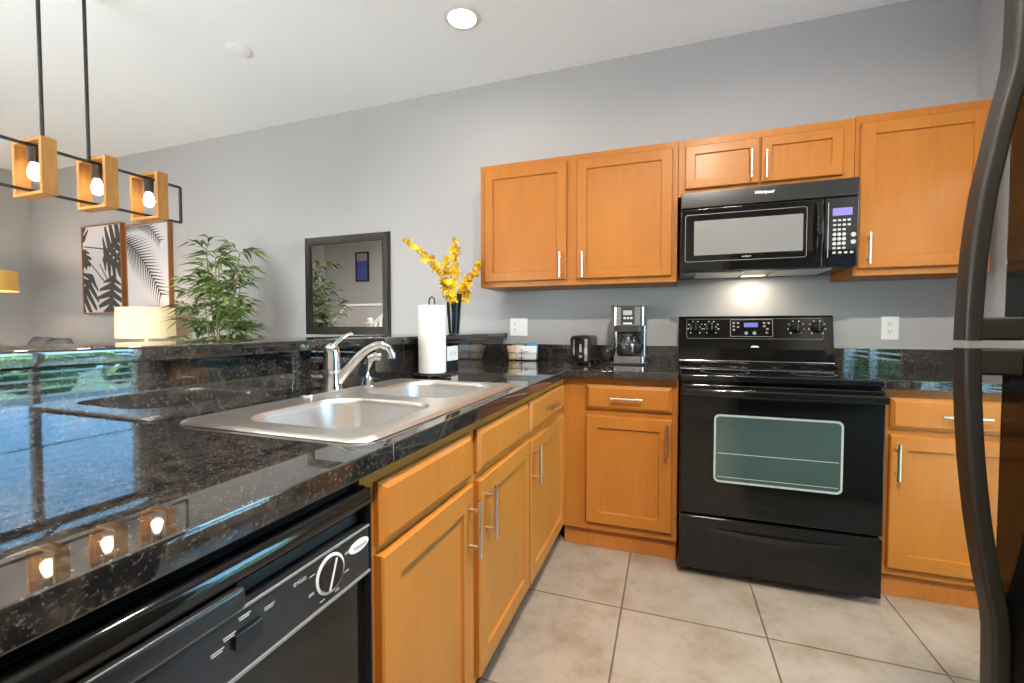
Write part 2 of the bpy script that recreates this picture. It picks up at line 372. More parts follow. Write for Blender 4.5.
def carcass(name, label, x0, x1, y0, y1, z0, z1, group, bev=.0015):
    t = thing(name, label, 'cabinet', ((x0 + x1) / 2, (y0 + y1) / 2, z0), group)
    MB().box(x0, x1, y0, y1, z0, z1, bev).build('carcass', 'maple', t)
    return t
UG, BG = 'maple wall cabinets', 'maple base cabinets'
def wall_cab(label, x0, x1, z0, z1, doors):
    t = carcass('wall_cabinet', label, x0, x1, -.31, -.003, z0, z1, UG)
    for (a, b, c, d, hx, hz) in doors:
        dd = panel_door((a, -.31, c), X, Z, b - a, d - c, 'door', t, .055 if d - c > .3 else .045)
        pull((hx, -.33, hz), Z, -Y, dd, L=.145 if d - c > .3 else .135)
    return t
wall_cab('double-door maple wall cabinet between the flowers and the microwave', -1.144, -.014, 1.365, 2.100,
         [(-1.112, -.607, 1.397, 2.063, -.640, 1.480), (-.548, -.040, 1.397, 2.063, -.512, 1.476)])
wall_cab('short maple wall cabinet with two small doors right above the microwave', -.012, .760, 1.806, 2.100,
         [(.021, .363, 1.840, 2.060, .324, 1.928), (.370, .711, 1.840, 2.060, .389, 1.920)])
wall_cab('tall single-door maple wall cabinet right of the microwave', .762, 1.258, 1.365, 2.106,
         [(.778, 1.240, 1.397, 2.066, .812, 1.486)])

PF = -.558     # peninsula face frame plane (x)
def base_back(label, x0, x1, drawer, dh, door, hx, hz):
    t = thing('base_cabinet', label, 'cabinet', ((x0 + x1) / 2, -.3, 0), BG)
    MB().box(x0, x1, -.600, -.003, .100, .872, .0015).build('carcass', 'maple', t)
    MB().box(x0 + .002, x1 - .002, -.575, -.02, .002, .100).build('toe_kick', 'kick', t)
    d = slab_front((drawer[0], -.600, drawer[2]), X, Z, drawer[1] - drawer[0], drawer[3] - drawer[2], 'drawer', t)
    pull((dh, -.620, (drawer[2] + drawer[3]) / 2), X, -Y, d)
    d = panel_door((door[0], -.600, door[2]), X, Z, door[1] - door[0], door[3] - door[2], 'door', t)
    pull((hx, -.620, hz), Z, -Y, d)
    return t
base_back('maple base cabinet left of the range with one drawer and one door', -.556, -.004, (-.437, -.033, .717, .838), -.240, (-.437, -.030, .142, .683), -.054, .592)
base_back('maple base cabinet right of the range under the short counter', .768, 1.300, (.806, 1.262, .710, .838), 1.034, (.806, 1.262, .135, .684), .826, .580)

def pen_cab(label, y0, y1, fronts, doors, corner=0):
    t = thing('base_cabinet', label, 'cabinet', (-.83, (y0 + y1) / 2, 0), BG)
    b = MB()
    if corner: b.box(-1.10, PF, y0, y1, .10, .872, .0015).build('carcass', 'maple', t)
    else:      # open-topped box so the sink bowls hang free inside it
        b.box(PF - .018, PF, y0, y1, .10, .872, .0012).box(-1.10, PF - .018, y0, y0 + .016, .10, .872).box(-1.10, PF - .018, y1 - .016, y1, .10, .872).box(-1.10, -1.084, y0, y1, .10, .872).box(-1.10, PF, y0, y1, .10, .116).build('carcass', 'maple', t)
    MB().box(-1.08, PF - .06, y0 + .002, y1 - .002, .002, .10).build('toe_kick', 'kick', t)
    for a, b_, c, d, h in fronts:
        s = slab_front((PF, a, c), Y, Z, b_ - a, d - c, 'drawer' if h else 'false_front', t)
        if h: pull((PF + .02, h, (c + d) / 2), Y, X, s)
    for a, b_, c, d, hy, hz in doors:
        s = panel_door((PF, a, c), Y, Z, b_ - a, d - c, 'door', t)
        pull((PF + .02, hy, hz), Z, X, s)
    return t
pen_cab('maple sink cabinet with two doors between the dishwasher and the corner cabinet', -2.190, -1.238,
        [(-2.152, -1.755, .722, .842, None), (-1.712, -1.250, .722, .842, None)],
        [(-2.152, -1.755, .140, .706, -1.782, .600), (-1.712, -1.250, .140, .700, -1.668, .600)])
pen_cab('maple corner cabinet with one drawer and one door at the inner corner of the counter', -1.236, -.602,
        [(-1.226, -.650, .722, .842, -.960)], [(-1.226, -.650, .132, .690, -1.203, .598)], 1)

# ------------------------------------------------------------------ worktops
CZ0, CZ = .874, .912
PX = -.526      # front edge of the peninsula top
b = MB()
# peninsula slab is cut around the sink opening
sx0, sx1, sy0, sy1 = -1.045, -.590, -2.135, -1.335
b.box(BX, PX, -3.40, sy0, CZ0, CZ, .004).box(BX, sx0, sy0, sy1, CZ0, CZ).box(sx1, PX, sy0, sy1, CZ0, CZ, .004).box(BX, PX, sy1, -.645, CZ0, CZ, .004).box(BX, -.006, -.645, -.003, CZ0, CZ, .004)
ct = b.build('countertop', 'granite')
tag(ct, 'long black granite countertop running from the range around the sink and peninsula', 'countertop')
b = MB(); b.box(BX - .018, BX, -3.40, -.024, CZ0, 1.050).box(BX, -.006, -.022, -.003, CZ, 1.012, .002); b.build('backsplash', 'granite', ct)
ct2 = MB().box(.766, 1.345, -.645, -.003, CZ0, CZ, .004).build('countertop', 'granite'); tag(ct2, 'short black granite countertop between the range and the right wall', 'countertop')
MB().box(.766, 1.345, -.022, -.003, CZ, 1.012, .002).build('backsplash', 'granite', ct2)
bt = MB().box(-1.40, -1.080, -3.42, -.003, 1.052, 1.085, .006).build('bar_top', 'granite'); tag(bt, 'raised black granite bar ledge along the peninsula', 'bar top')

# ------------------------------------------------------------------ sink and faucet
sk = thing('kitchen_sink', 'stainless double bowl sink set into the black granite peninsula', 'sink', (-.82, -1.735, CZ))
SX0, SX1, SY0, SY1 = -1.078, -.566, -2.165, -1.305
bowls = [(-.960, -.622, -2.110, -1.775), (-.960, -.622, -1.700, -1.355)]
t = bmesh.new()
zt = CZ + .009
outer = [t.verts.new((x, y, zt)) for x, y in rrect(SX0 + .012, SX1 - .012, SY0 + .012, SY1 - .012, .035)]
oe = [t.edges.new((outer[i], outer[(i + 1) % len(outer)])) for i in range(len(outer))]
edges = list(oe); loops = []
for x0, x1, y0, y1 in bowls:
    l = [t.verts.new((x, y, zt)) for x, y in rrect(x0, x1, y0, y1, .085, 8)]; loops.append(l)
    edges += [t.edges.new((l[i], l[(i + 1) % len(l)])) for i in range(len(l))]
bmesh.ops.triangle_fill(t, edges=edges, use_beauty=True)
for f in list(t.faces):   # drop fill inside the bowls
    c = f.calc_center_median()
    for x0, x1, y0, y1 in bowls:
        if all(any((v.co - w_.co).length < 1e-6 for w_ in loops[bowls.index((x0, x1, y0, y1))]) for v in f.verts): t.faces.remove(f); break
low = [t.verts.new((x, y, CZ + .001)) for x, y in rrect(SX0, SX1, SY0, SY1, .045)]
mid = [t.verts.new((x, y, CZ + .006)) for x, y in rrect(SX0 + .003, SX1 - .003, SY0 + .003, SY1 - .003, .043)]
for A, B in ((low, mid), (mid, outer)):
    for i in range(len(A)): t.faces.new((A[i], A[(i + 1) % len(A)], B[(i + 1) % len(A)], B[i]))
bmesh.ops.recalc_face_normals(t, faces=t.faces[:])
for f in t.faces:
    if f.normal.z < -.2: f.normal_flip()
b = MB(); b.add(t); b.build('rim', 'steel', sk, 40)
for x0, x1, y0, y1 in bowls:
    t = bmesh.new(); rings = []
    for ins, zz, r in ((0, zt, .085), (.003, zt - .004, .085), (.008, zt - .015, .083), (.014, .79, .08), (.030, .752, .07), (.060, .742, .05)):
        rings.append([t.verts.new((x, y, zz)) for x, y in rrect(x0 + ins, x1 - ins, y0 + ins, y1 - ins, r, 8)])
    for A, B in zip(rings, rings[1:]):
        for i in range(len(A)): t.faces.new((A[i], B[i], B[(i + 1) % len(A)], A[(i + 1) % len(A)]))
    t.faces.new(rings[-1]); bmesh.ops.recalc_face_normals(t, faces=t.faces[:])
    for f in t.faces: f.normal_flip()
    b = MB(); b.add(t); bo = b.build('bowl', 'steel', sk, 60)
    MB().lathe([(.044, 0), (.044, .003), (.034, .004), (.028, .001), (.004, .0015)], ((x0 + x1) / 2, (y0 + y1) / 2, .7425)).build('drain', 'chrome', bo)
# faucet
FX, FY = -1.046, -1.705
fa = thing('faucet', 'chrome single lever faucet behind the sink bowls', 'faucet', (FX, FY, zt))
b = MB()
pl = rrect(FX - .026, FX + .026, FY - .13, FY + .13, .025); b.prism(pl, (0, 0, zt + .001), X, Y, (0, 0, .007)); b.build('deck_plate', 'chrome', fa, 50)
b = MB(); b.lathe([(.031, 0), (.031, .01), (.026, .02), (.0255, .055), (.027, .06), (.026, .07), (.025, .115), (.020, .135), (.008, .145)], (FX, FY, zt + .008)); b.build('body', 'chrome', fa, 50)
# lever
p0 = V((FX, FY, zt + .145)); p0.z -= .012; path = [p0 + V((.0, .002, 0)), p0 + V((.008, .008, .018)), p0 + V((.018, .022, .034)), p0 + V((.028, .038, .045)), p0 + V((.034, .052, .050))]
b = MB(); b.sweep(path, [(.010 * cos(a * pi / 6), .0055 * sin(a * pi / 6)) for a in range(12)], (0, 0, 1), [(1.5, 1.8), (1.2, 1.2), (.9, 1), (1, 1), (1.1, .9)]); b.build('lever', 'chrome', fa, 60)
# spout
sp = []
for k in range(17):
    s = k / 16; dx, dy = .128 * s, .088 * s
    h = .030 + .118 * sin(min(1, s * 1.13) * pi / 2) - (.012 * max(0, (s - .85) / .15))
    sp.append((FX + .012 + dx, FY + .010 + dy, zt + h))
sp += [(FX + .147, FY + .104, zt + .116), (FX + .148, FY + .105, zt + .102)]
b = MB(); b.tube(sp, .0125, 14, scales=[1.25 - .3 * min(1, i / 10) for i in range(17)] + [1.0, 1.0]); b.build('spout', 'chrome', fa, 60)
sp_ = thing('side_sprayer', 'small chrome side sprayer standing right of the faucet spout', 'sprayer', (-1.030, -1.550, zt))
b = MB(); b.lathe([(.024, 0), (.024, .004), (.017, .015), (.014, .03)], (-1.030, -1.550, zt + .001)); b.build('base', 'chrome', sp_, 50)
b = MB(); b.tube([(-1.030, -1.550, zt + .03), (-1.030, -1.550, zt + .075), (-1.025, -1.545, zt + .095), (-1.010, -1.534, zt + .103), (-.996, -1.523, zt + .098)], .012, 12, scales=[.85, 1.1, 1.2, 1.25, 1.1]); b.build('spray_head', 'chrome', sp_, 60)

# ------------------------------------------------------------------ range
rg = thing('electric_range', 'black electric range standing between the two base cabinets', 'range', (.381, -.36, 0))
RX0, RX1 = .003, .759
b = MB(); b.box(RX0, RX1, -.660, -.025, .030, .885, .003); b.build('body', 'black', rg)
b = MB(); b.box(RX0 - .001, RX1 + .001, -.695, -.095, .885, .914, .007, 3); ck = b.build('cooktop', 'glass_black', rg)
for cx, cy, r in ((.20, -.52, .105), (.56, -.52, .085), (.20, -.25, .085), (.56, -.25, .105)):
    b = MB(); b.lathe([(r - .003, 0), (r, 0), (r, .0006), (r - .003, .0006)], (cx, cy, .9143), 40, cap=False); b.build('burner_ring', 'ringmark', ck)
b = MB(); b.prism([(-.155, .914), (-.145, .925), (-.118, .935), (-.108, 1.01), (-.098, 1.030), (-.075, 1.178), (-.066, 1.186), (-.025, 1.186), (-.025, .90), (-.155, .90)], (RX0, 0, 0), Y, Z, (RX1 - RX0, 0, 0))
bgd = b.build('backguard', 'black', rg, 25)
b = MB(); b.box(RX0 + .004, RX1 - .004, -.126, -.108, .932, .940, .003); b.build('trim_strip', 'chrome', bgd)
# sloping control face frame: plane through (-.098,1.030) and (-.075,1.178)
tz = V((0, .023, .148)).normalized(); tn = V((0, -.148, .023)).normalized()
def cp(x, h): return V((x, -.098, 1.030)) + tz * h + tn * .0012
b = MB(); ring = rrect(.045, .715, .030, .140, .012); inn = rrect(.048, .712, .033, .137, .010); k = len(ring)
def ringmesh(outer, inner, fn):
    vs = [fn(*p) for p in outer] + [fn(*p) for p in inner]; n_ = len(outer)
    return MB().quads(vs, [(i, (i + 1) % n_, n_ + (i + 1) % n_, n_ + i) for i in range(n_)])
ringmesh(rrect(.046, .714, .030, .142, .012), rrect(.0475, .7125, .0315, .1405, .011), cp).build('panel_outline', 'ringmark2', bgd)
ringmesh(rrect(.272, .482, .042, .138, .006), rrect(.2745, .4795, .0445, .1355, .005), cp).build('clock_outline', 'ringmark2', bgd)
b = MB(); b.prism([(-.034, -.011), (.034, -.011), (.034, .013), (-.034, .013)], cp(.375, .106), X, tz, tn * .002); b.build('clock_display', 'lcd', bgd)
bt_ = MB()
for x, h in ((.290, .118), (.290, .100), (.290, .080), (.312, .118), (.312, .096), (.440, .118), (.462, .118), (.440, .100), (.455, .085), (.452, .065)): bt_.prism([(-.006, -.005), (.006, -.005), (.006, .005), (-.006, .005)], cp(x, h), X, tz, tn * .0015)
for x in (.352, .392): bt_.cyl(cp(x, .062), cp(x, .062) + tn * .0015, .009, n=16)
build_each(bt_, 'button', 'ringmark2', bgd)
for x in (.092, .176, .590, .686):
    b = MB(); b.lathe([(.029, 0), (.028, .006), (.023, .008), (.021, .022), (.018, .025)], cp(x, .092), 28, tn); kb = b.build('control_knob', 'black', bgd, 40)
    b = MB(); b.box(-.0045, .0045, -.022, .022, 0, .010, .002); 
    for v in b.bm.verts: v.co = cp(x, .092) + tn * (.024 + v.co.z) + tz * v.co.y + X * v.co.x
    b.build('grip', 'black2', kb)
    b = MB()
    for a in range(-140, 141, 40): 
        c = cp(x, .092) + X * .038 * sin(R(a)) + tz * .038 * cos(R(a)); b.prism([(-.003, -.0016), (.003, -.0016), (.003, .0016), (-.003, .0016)], c, X, tz, tn * .0006)
    build_each(b, 'dial_mark', 'mark', kb)
b = MB(); b.lathe([(1, 0), (1, .1), (.8, .16)], (0, 0, 0), 28)
for v in b.bm.verts: v.co = V((.393 + v.co.x * .020, -.1045, 1.016)) + V((0, -.012 * v.co.z, v.co.y * .0065))
b.build('emblem', 'emblem', bgd)
# oven door
dr_ = MB().box(RX0 + .001, RX1 - .001, -.704, -.662, .292, .872, .006, 3).build('oven_door', 'black', rg)
fy = -.7045
MB().prism(rrect(.146, .614, .450, .738, .018), (0, fy + .001, 0), X, Z, (0, -.0012, 0)).build('window_glass', 'ovenwin', dr_)
def onf(x, z): return V((x, fy - .0012, z))
ringmesh(rrect(.141, .619, .444, .744, .022), rrect(.149, .611, .453, .735, .016), onf).build('window_border', 'silver_line', dr_)
b = MB(); b.box(.155, .605, fy - .0008, fy - .0002, .572, .5745).box(.155, .605, fy - .0008, fy - .0002, .468, .470); build_each(b, 'rack_line', 'greymark', dr_)
b = MB()
hp = [(RX0 + .012 + (RX1 - RX0 - .024) * i / 16, -.742 - .012 * sin(pi * i / 16), .842) for i in range(17)]
b.sweep(hp, rrect(-.012, .012, -.017, .017, .010, 4)); 
for x in (RX0 + .004, RX1 - .034): b.box(x, x + .03, -.744, -.702, .826, .860, .006)
b.build('oven_handle', 'black', dr_, 50)
dw_ = MB().box(RX0 + .001, RX1 - .001, -.704, -.662, .040, .280, .006, 3).build('storage_drawer', 'black', rg)
b = MB(); n_ = 20; vs = []; fs = []
for i in range(n_ + 1):
    s = i / n_; x = .09 + .585 * s; hgt = .024 * sin(pi * s) ** .8 + .0008
    zc = .236 - .010 * sin(pi * s)
    vs += [(x, -.7042, zc + hgt * .35), (x, -.7042 - .018 * sin(pi * s), zc + hgt * .2), (x, -.7042, zc - hgt)]
for i in range(n_): a = i * 3; fs += [(a, a + 3, a + 4, a + 1), (a + 1, a + 4, a + 5, a + 2)]
b.quads(vs, fs); b.build('drawer_pull', 'black', dw_, 60)
b = MB()
for x in (.05, .71):
    for y in (-.62, -.08): b.cyl((x, y, 0.001), (x, y, .031), .018, n=14)
build_each(b, 'foot', 'blackm', rg)

# ------------------------------------------------------------------ microwave
mw = thing('microwave', 'black over-the-range microwave mounted under the short wall cabinet', 'microwave', (.378, -.2, 1.40))
MB().box(.001, .753, -.375, -.004, 1.402, 1.802, .004).build('case', 'black2', mw)
MB().box(.001, .753, -.398, -.376, 1.722, 1.802, .004).build('vent_panel', 'black2', mw)
text('Whirlpool', .020, 'mark', (.372, -.3985, 1.772), X, Z, mw, 'brand_lettering', shear=.25, bold=.0004)
md = MB().box(.001, .617, -.402, -.376, 1.405, 1.718, .006, 3).build('door', 'black', mw)
def mf(x, z): return V((x, -.4026, z))
ringmesh(rrect(.022, .552, 1.452, 1.688, .012), rrect(.0245, .5495, 1.4545, 1.6855, .010), mf).build('door_outline', 'ringmark2', md)
MB().prism(rrect(.064, .536, 1.484, 1.655, .004), (0, -.4022, 0), X, Z, (0, -.0010, 0)).build('window', 'mwwin', md)
text('whirlpool', .010, 'mark', (.300, -.4028, 1.470), X, Z, md, 'brand_lettering', shear=.25)
b = MB(); hp = [(.596, -.403 - .030 * sin(pi * min(1, max(0, i / 14))) ** .6, 1.43 + .27 * i / 14) for i in range(15)]
b.sweep(hp, rrect(-.013, .013, -.006, .006, .005, 3), up=(0, 1, 0)); b.build('handle', 'black', md, 60)
cpn = MB().box(.620, .753, -.402, -.376, 1.405, 1.718, .005, 3).build('control_panel', 'glass_black', mw)
MB().box(.6515, .7275, -.4032, -.4018, 1.634, 1.668).build('display', 'lcdv', cpn)
b = MB()
for r_ in range(8):
    for c_ in range(3 if r_ in (2, 3, 4, 5, 6) else 4):
        x = .660 + c_ * .0185; zz = 1.612 - r_ * .021
        if r_ == 7: x = .660 + c_ * .0225
        if 3 <= r_ <= 5: b.lathe([(.0078, 0), (.0078, .0012)], (x, -.402, zz), 14, (0, -1, 0))
        else: b.box(x - .006, x + .006, -.4030, -.4018, zz - .004, zz + .005)
for zz in (1.545, 1.512): b.lathe([(.010, 0), (.010, .0012)], (.733, -.402, zz), 16, (0, -1, 0))
build_each(b, 'button', 'greymark', cpn)
MB().box(.634, .6365, -.4032, -.4018, 1.445, 1.695).build('panel_line', 'greymark', cpn)
cl_ = bpy.data.lights.new('cooktop_lamp', 'AREA'); cl_.shape = 'RECTANGLE'; cl_.size = .10; cl_.size_y = .05; cl_.energy = 1.6; cl_.color = (1, .86, .66)
clo = bpy.data.objects.new('cooktop_lamp', cl_); COL.objects.link(clo); clo.location = (.375, -.12, 1.3975); attach(clo, mw)
MB().box(.32, .43, -.15, -.09, 1.399, 1.402).build('lamp_lens', 'can2', mw)
b = MB(); b.box(.08, .30, -.34, -.10, 1.398, 1.402).box(.45, .67, -.34, -.10, 1.398, 1.402); build_each(b, 'grease_filter', 'steel', mw)

# ------------------------------------------------------------------ refrigerator
FXF, FY1, FY0 = .425, -1.935, -2.700
rf = thing('refrigerator', 'black top-freezer refrigerator with curved handles at the right edge of the kitchen', 'refrigerator', (.85, (FY0 + FY1) / 2, 0))
MB().box(.525, 1.27, FY0 + .003, FY1 - .003, .03, 1.70, .006).build('cabinet', 'black2', rf)
SPZ = 1.0995
frd = MB().box(FXF, .520, FY0, FY1, SPZ + .006, 1.705, .012, 4).build('freezer_door', 'black', rf)
fzd = MB().box(FXF, .520, FY0, FY1, .10, SPZ - .006, .012, 4).build('fresh_food_door', 'black', rf)
MB().box(.50, .56, FY0 + .02, FY1 - .02, .012, .095, .004).build('base_grille', 'blackm', rf)
b = MB(); b.box(.56, .60, FY0 + .05, FY0 + .10, 0.001, .031).box(.56, .60, FY1 - .10, FY1 - .05, 0.001, .031).box(1.18, 1.22, FY0 + .05, FY1 - .05, 0.001, .031); build_each(b, 'foot', 'blackm', rf)
hy = FY1 - .035
def fhandle(prof, parent, name, zb):
    path = [(FXF - o_, hy, z_) for z_, o_ in prof]
    b = MB(); b.sweep(path, rrect(-.017, .017, -.011, .011, .006, 3), up=(1, 0, 0))
    b.box(FXF - .0655, FXF + .002, hy - .0155, hy + .0155, min(zb), max(zb), .004)
    b.build(name, 'handle_black', parent, 50)
def arc(z0, z1, o0, oend, n=18):
    out = []
    for i in range(n + 1):
        s = i / n; out.append((z0 + (z1 - z0) * s, oend + (o0 - oend) * (cos(s * pi / 2) ** 1.15 if s < 1 else 0)))
    return out
fhandle([(1.125 + (z_ - 1.125) * .955, o_ * .96 - .011) for z_, o_ in ((1.104, .0690), (1.15, .0685), (1.197, .067), (1.245, .0645), (1.288, .061), (1.33, .0565), (1.363, .051), (1.41, .0435), (1.453, .036), (1.49, .0285), (1.521, .0235), (1.56, .0215), (1.62, .021), (1.69, .0205))], frd, 'handle', (SPZ + .006, SPZ + .040))
fhandle([(1.125 + (z_ - 1.125) * .955, o_ * .96 - .011) for z_, o_ in ((1.092, .069), (1.03, .0675), (.975, .0645), (.925, .061), (.878, .0565), (.83, .051), (.783, .0445), (.733, .0365), (.687, .0275), (.65, .0235), (.60, .0225), (.50, .021), (.30, .020))], fzd, 'handle', (SPZ - .045, SPZ - .006))

# ------------------------------------------------------------------ dishwasher
dw = thing('dishwasher', 'black dishwasher built in under the near end of the counter', 'dishwasher', (-.8, -2.49, 0))
DY, DYN = -2.194, -2.794
MB().box(-1.09, -.575, DYN, DY, .10, .866, .002).build('tub_case', 'blackm', dw)
MB().box(-.574, -.545, DYN + .002, DY - .002, .115, .703, .004).build('door', 'black', dw)
MB().box(-1.0, -.60, DYN + .01, DY - .01, .002, .098).build('kick_plate', 'blackm', dw)
con = MB().box(-.574, -.532, DYN + .002, DY - .004, .708, .788, .003).build('control_console', 'black2', dw)
MB().box(-.533, -.5295, DYN + .003, DY - .005, .706, .711, .001).box(-.533, -.5300, DYN + .003, DY - .005, .785, .789, .001).build('console_edge', 'ringmark2', con)
MB().box(-.574, -.555, DYN + .002, DY - .004, .789, .812, .002).build('handle_recess', 'blackm', dw)
b = MB(); b.tube([(-.548, DYN + .004, .834), (-.548, DY - .004, .834)], .020, 20, up=(1, 0, 0)); b.box(-.574, -.548, DYN + .003, DY - .004, .815, .853, .002); b.build('top_lip', 'black', dw, 50)
MB().box(-.560, -.526, -2.62, -2.435, .788, .816, .006, 3).build('latch_handle', 'black2', dw)
MB().box(-.574, -.530, DY - .0035, DY, .115, .850, .001).build('side_trim', 'black2', dw)
cx = -.5318
def dp(y, z): return V((cx, y, z))
b = MB(); b.lathe([(.0295, 0), (.0295, .0015), (.0255, .002)], (cx, -2.292, .752), 32, X); b.build('dial_ring', 'emblem', con)
dl = MB().lathe([(.0250, .001), (.0250, .0035), (.0235, .0055), (.020, .006)], (cx, -2.292, .752), 32, X).build('cycle_dial', 'black', con, 40)
b = MB(); b.box(-.002, .002, -.021, .021, 0, .004)
for v in b.bm.verts: v.co = V((cx + .0056 + v.co.z * .4, -2.292 + v.co.x * .8 + v.co.y * .35, .752 + v.co.y))
b.build('pointer', 'emblem', dl)
b = MB()
for a in range(0, 360, 45):
    c = dp(-2.292 + .040 * cos(R(a + 20)), .752 + .036 * sin(R(a + 20))); b.box(cx, cx + .0006, c.y - .005, c.y + .005, c.z - .0007, c.z + .0007)
    if a % 90 == 0: b.box(cx, cx + .0006, c.y - .0045, c.y + .0045, c.z + .0016, c.z + .0027)
for y, z in ((-2.455, .765), (-2.435, .777), (-2.400, .768), (-2.470, .756)): b.box(cx, cx + .0006, y - .008, y + .008, z - .0007, z + .0007).box(cx, cx + .0006, y - .007, y + .006, z - .0036, z - .0022)
build_each(b, 'legend_mark', 'greymark', con)
text('CYCLES', .0065, 'greymark', (cx + .0004, -2.350, .771), Y, Z, con, 'console_lettering')
MB().box(cx, cx + .005, -2.452, -2.412, .744, .762, .002).build('rocker_switch', 'black', con)
MB().box(cx, cx + .0006, -2.545, -2.525, .722, .742).build('sticker', 'greymark', con)
b = MB(); b.lathe([(1, 0), (1, 1), (.9, 1.4)], (0, 0, 0), 28)
for v in b.bm.verts: v.co = V((cx + v.co.z * .0012, -2.226 + v.co.x * .024, .764 + v.co.y * .010))
em = b.build('emblem', 'emblem', con)
text('Whirlpool', .0075, 'greymark', (cx + .0020, -2.226, .764), Y, Z, em, 'brand_lettering', shear=.25)

# ------------------------------------------------------------------ small things on the counters
# coffee maker
cmx, cmy = -.268, -.150
cm = thing('coffee_maker', 'stainless and black drip coffee maker standing left of the range', 'coffee maker', (cmx, cmy, CZ))
MB().box(cmx - .098, cmx + .098, cmy - .105, cmy + .105, CZ + .001, CZ + .012, .004).build('foot', 'blackm', cm)
MB().prism(rrect(cmx - .095, cmx + .095, cmy - .103, cmy + .100, .03), (0, 0, CZ + .012), X, Y, (0, 0, .036)).build('base', 'steel2', cm, 40)
MB().prism(rrect(cmx - .095, cmx + .095, cmy + .02, cmy + .103, .02), (0, 0, CZ + .048), X, Y, (0, 0, .17)).build('water_tank', 'steel2', cm, 40)
MB().prism(rrect(cmx - .072, cmx + .072, cmy + .012, cmy + .022, .004), (0, 0, CZ + .048), X, Y, (0, 0, .17)).build('back_panel', 'blackm', cm, 40)
MB().prism(rrect(cmx - .097, cmx + .097, cmy - .100, cmy + .103, .035), (0, 0, CZ + .222), X, Y, (0, 0, .104)).build('head', 'steel2', cm, 40)
MB().prism(rrect(cmx - .099, cmx + .099, cmy - .102, cmy + .104, .036), (0, 0, CZ + .326), X, Y, (0, 0, .007)).build('lid', 'blackm', cm, 40)
MB().prism(rrect(cmx - .078, cmx + .078, cmy - .095, cmy + .09, .03), (0, 0, CZ + .186), X, Y, (0, 0, .034)).build('filter_basket', 'blackm', cm, 40)
fp = MB().box(cmx - .040, cmx + .036, cmy - .106, cmy - .098, CZ + .226, CZ + .326, .003).build('front_panel', 'blackm', cm)
MB().box(cmx - .026, cmx + .022, cmy - .1075, cmy - .105, CZ + .280, CZ + .306, .001).build('display', 'greymark', fp)
b = MB()
for i in range(3): b.box(cmx - .024 + .018 * i, cmx - .012 + .018 * i, cmy - .1075, cmy - .105, CZ + .258, CZ + .268, .001)
b.box(cmx - .026, cmx + .022, cmy - .1075, cmy - .105, CZ + .228, CZ + .238, .001); build_each(b, 'button', 'emblem', fp)
cf = thing('coffee_carafe', 'glass carafe with a black handle on the coffee maker plate', 'carafe', (cmx - .008, cmy - .040, CZ + .049))
cc = (cmx - .008, cmy - .042, CZ + .049)
MB().lathe([(.048, .001), (.058, .008), (.062, .035), (.060, .065), (.050, .092), (.040, .108), (.040, .112)], cc, 32).build('jug', 'coffee', cf, 60)
MB().lathe([(.045, .112), (.045, .122), (.038, .130), (.012, .132)], cc, 28).build('lid', 'blackm', cf)
MB().lathe([(.0595, .060), (.0615, .062), (.0615, .068), (.0585, .070)], cc, 32, cap=False).build('band', 'chrome', cf)
b = MB(); dirh = V((.85, -.53, 0)).normalized(); c0 = V(cc)
b.sweep([c0 + dirh * .044 + V((0, 0, .118)), c0 + dirh * .075 + V((0, 0, .120)), c0 + dirh * .098 + V((0, 0, .100)), c0 + dirh * .100 + V((0, 0, .06)), c0 + dirh * .085 + V((0, 0, .02)), c0 + dirh * .062 + V((0, 0, .024))], rrect(-.010, .010, -.006, .006, .004, 3)); b.build('handle', 'black2', cf, 50)
# toaster
tx, ty = -.522, -.210
to = thing('toaster', 'black and chrome two-slice toaster standing end-on left of the coffee maker', 'toaster', (tx, ty, CZ))
b = MB(); b.prism(rrect(tx - .060, tx + .060, CZ + .010, CZ + .163, .022), (0, ty - .115, 0), X, Z, (0, .23, 0)); b.build('housing', 'black2', to, 30)
MB().prism(rrect(tx - .050, tx + .050, CZ + .016, CZ + .155, .02), (0, ty - .119, 0), X, Z, (0, .004, 0)).build('end_panel', 'black', to, 30)
MB().box(tx + .022, tx + .040, ty - .1215, ty - .118, CZ + .02, CZ + .145, .001).box(tx - .040, tx - .034, ty - .1215, ty - .118, CZ + .05, CZ + .140, .001).build('chrome_strip', 'chrome', to)
MB().box(tx - .012, tx + .012, ty - .140, ty - .118, CZ + .118, CZ + .134, .004).build('lever', 'black', to)
MB().box(tx - .006, tx + .006, ty - .121, ty - .118, CZ + .07, CZ + .116, .001).build('lever_slot', 'greymark', to)
b = MB().lathe([(.013, 0), (.013, .004), (.008, .012), (.006, .012)], (tx - .002, ty - .119, CZ + .045), 20, -Y); b.build('browning_knob', 'chrome', to)
b = MB()
for s in (-.022, .022): b.box(tx + s - .011, tx + s + .011, ty - .085, ty + .085, CZ + .1632, CZ + .1645)
build_each(b, 'bread_slot', 'blackm', to)
b = MB()
for sx in (-.045, .045):
    for sy in (-.095, .095): b.cyl((tx + sx, ty + sy, CZ + .001), (tx + sx, ty + sy, CZ + .012), .009, n=10)
build_each(b, 'foot', 'blackm', to)
cd = MB().tube([(tx + .062, ty + .09, CZ + .030), (tx + .085, ty + .08, CZ + .008), (tx + .11, ty + .02, CZ + .005), (tx + .14, ty + .05, CZ + .005), (tx + .150, ty + .15, CZ + .006)], .003, 8).build('power_cord', 'blackm', to, 60)
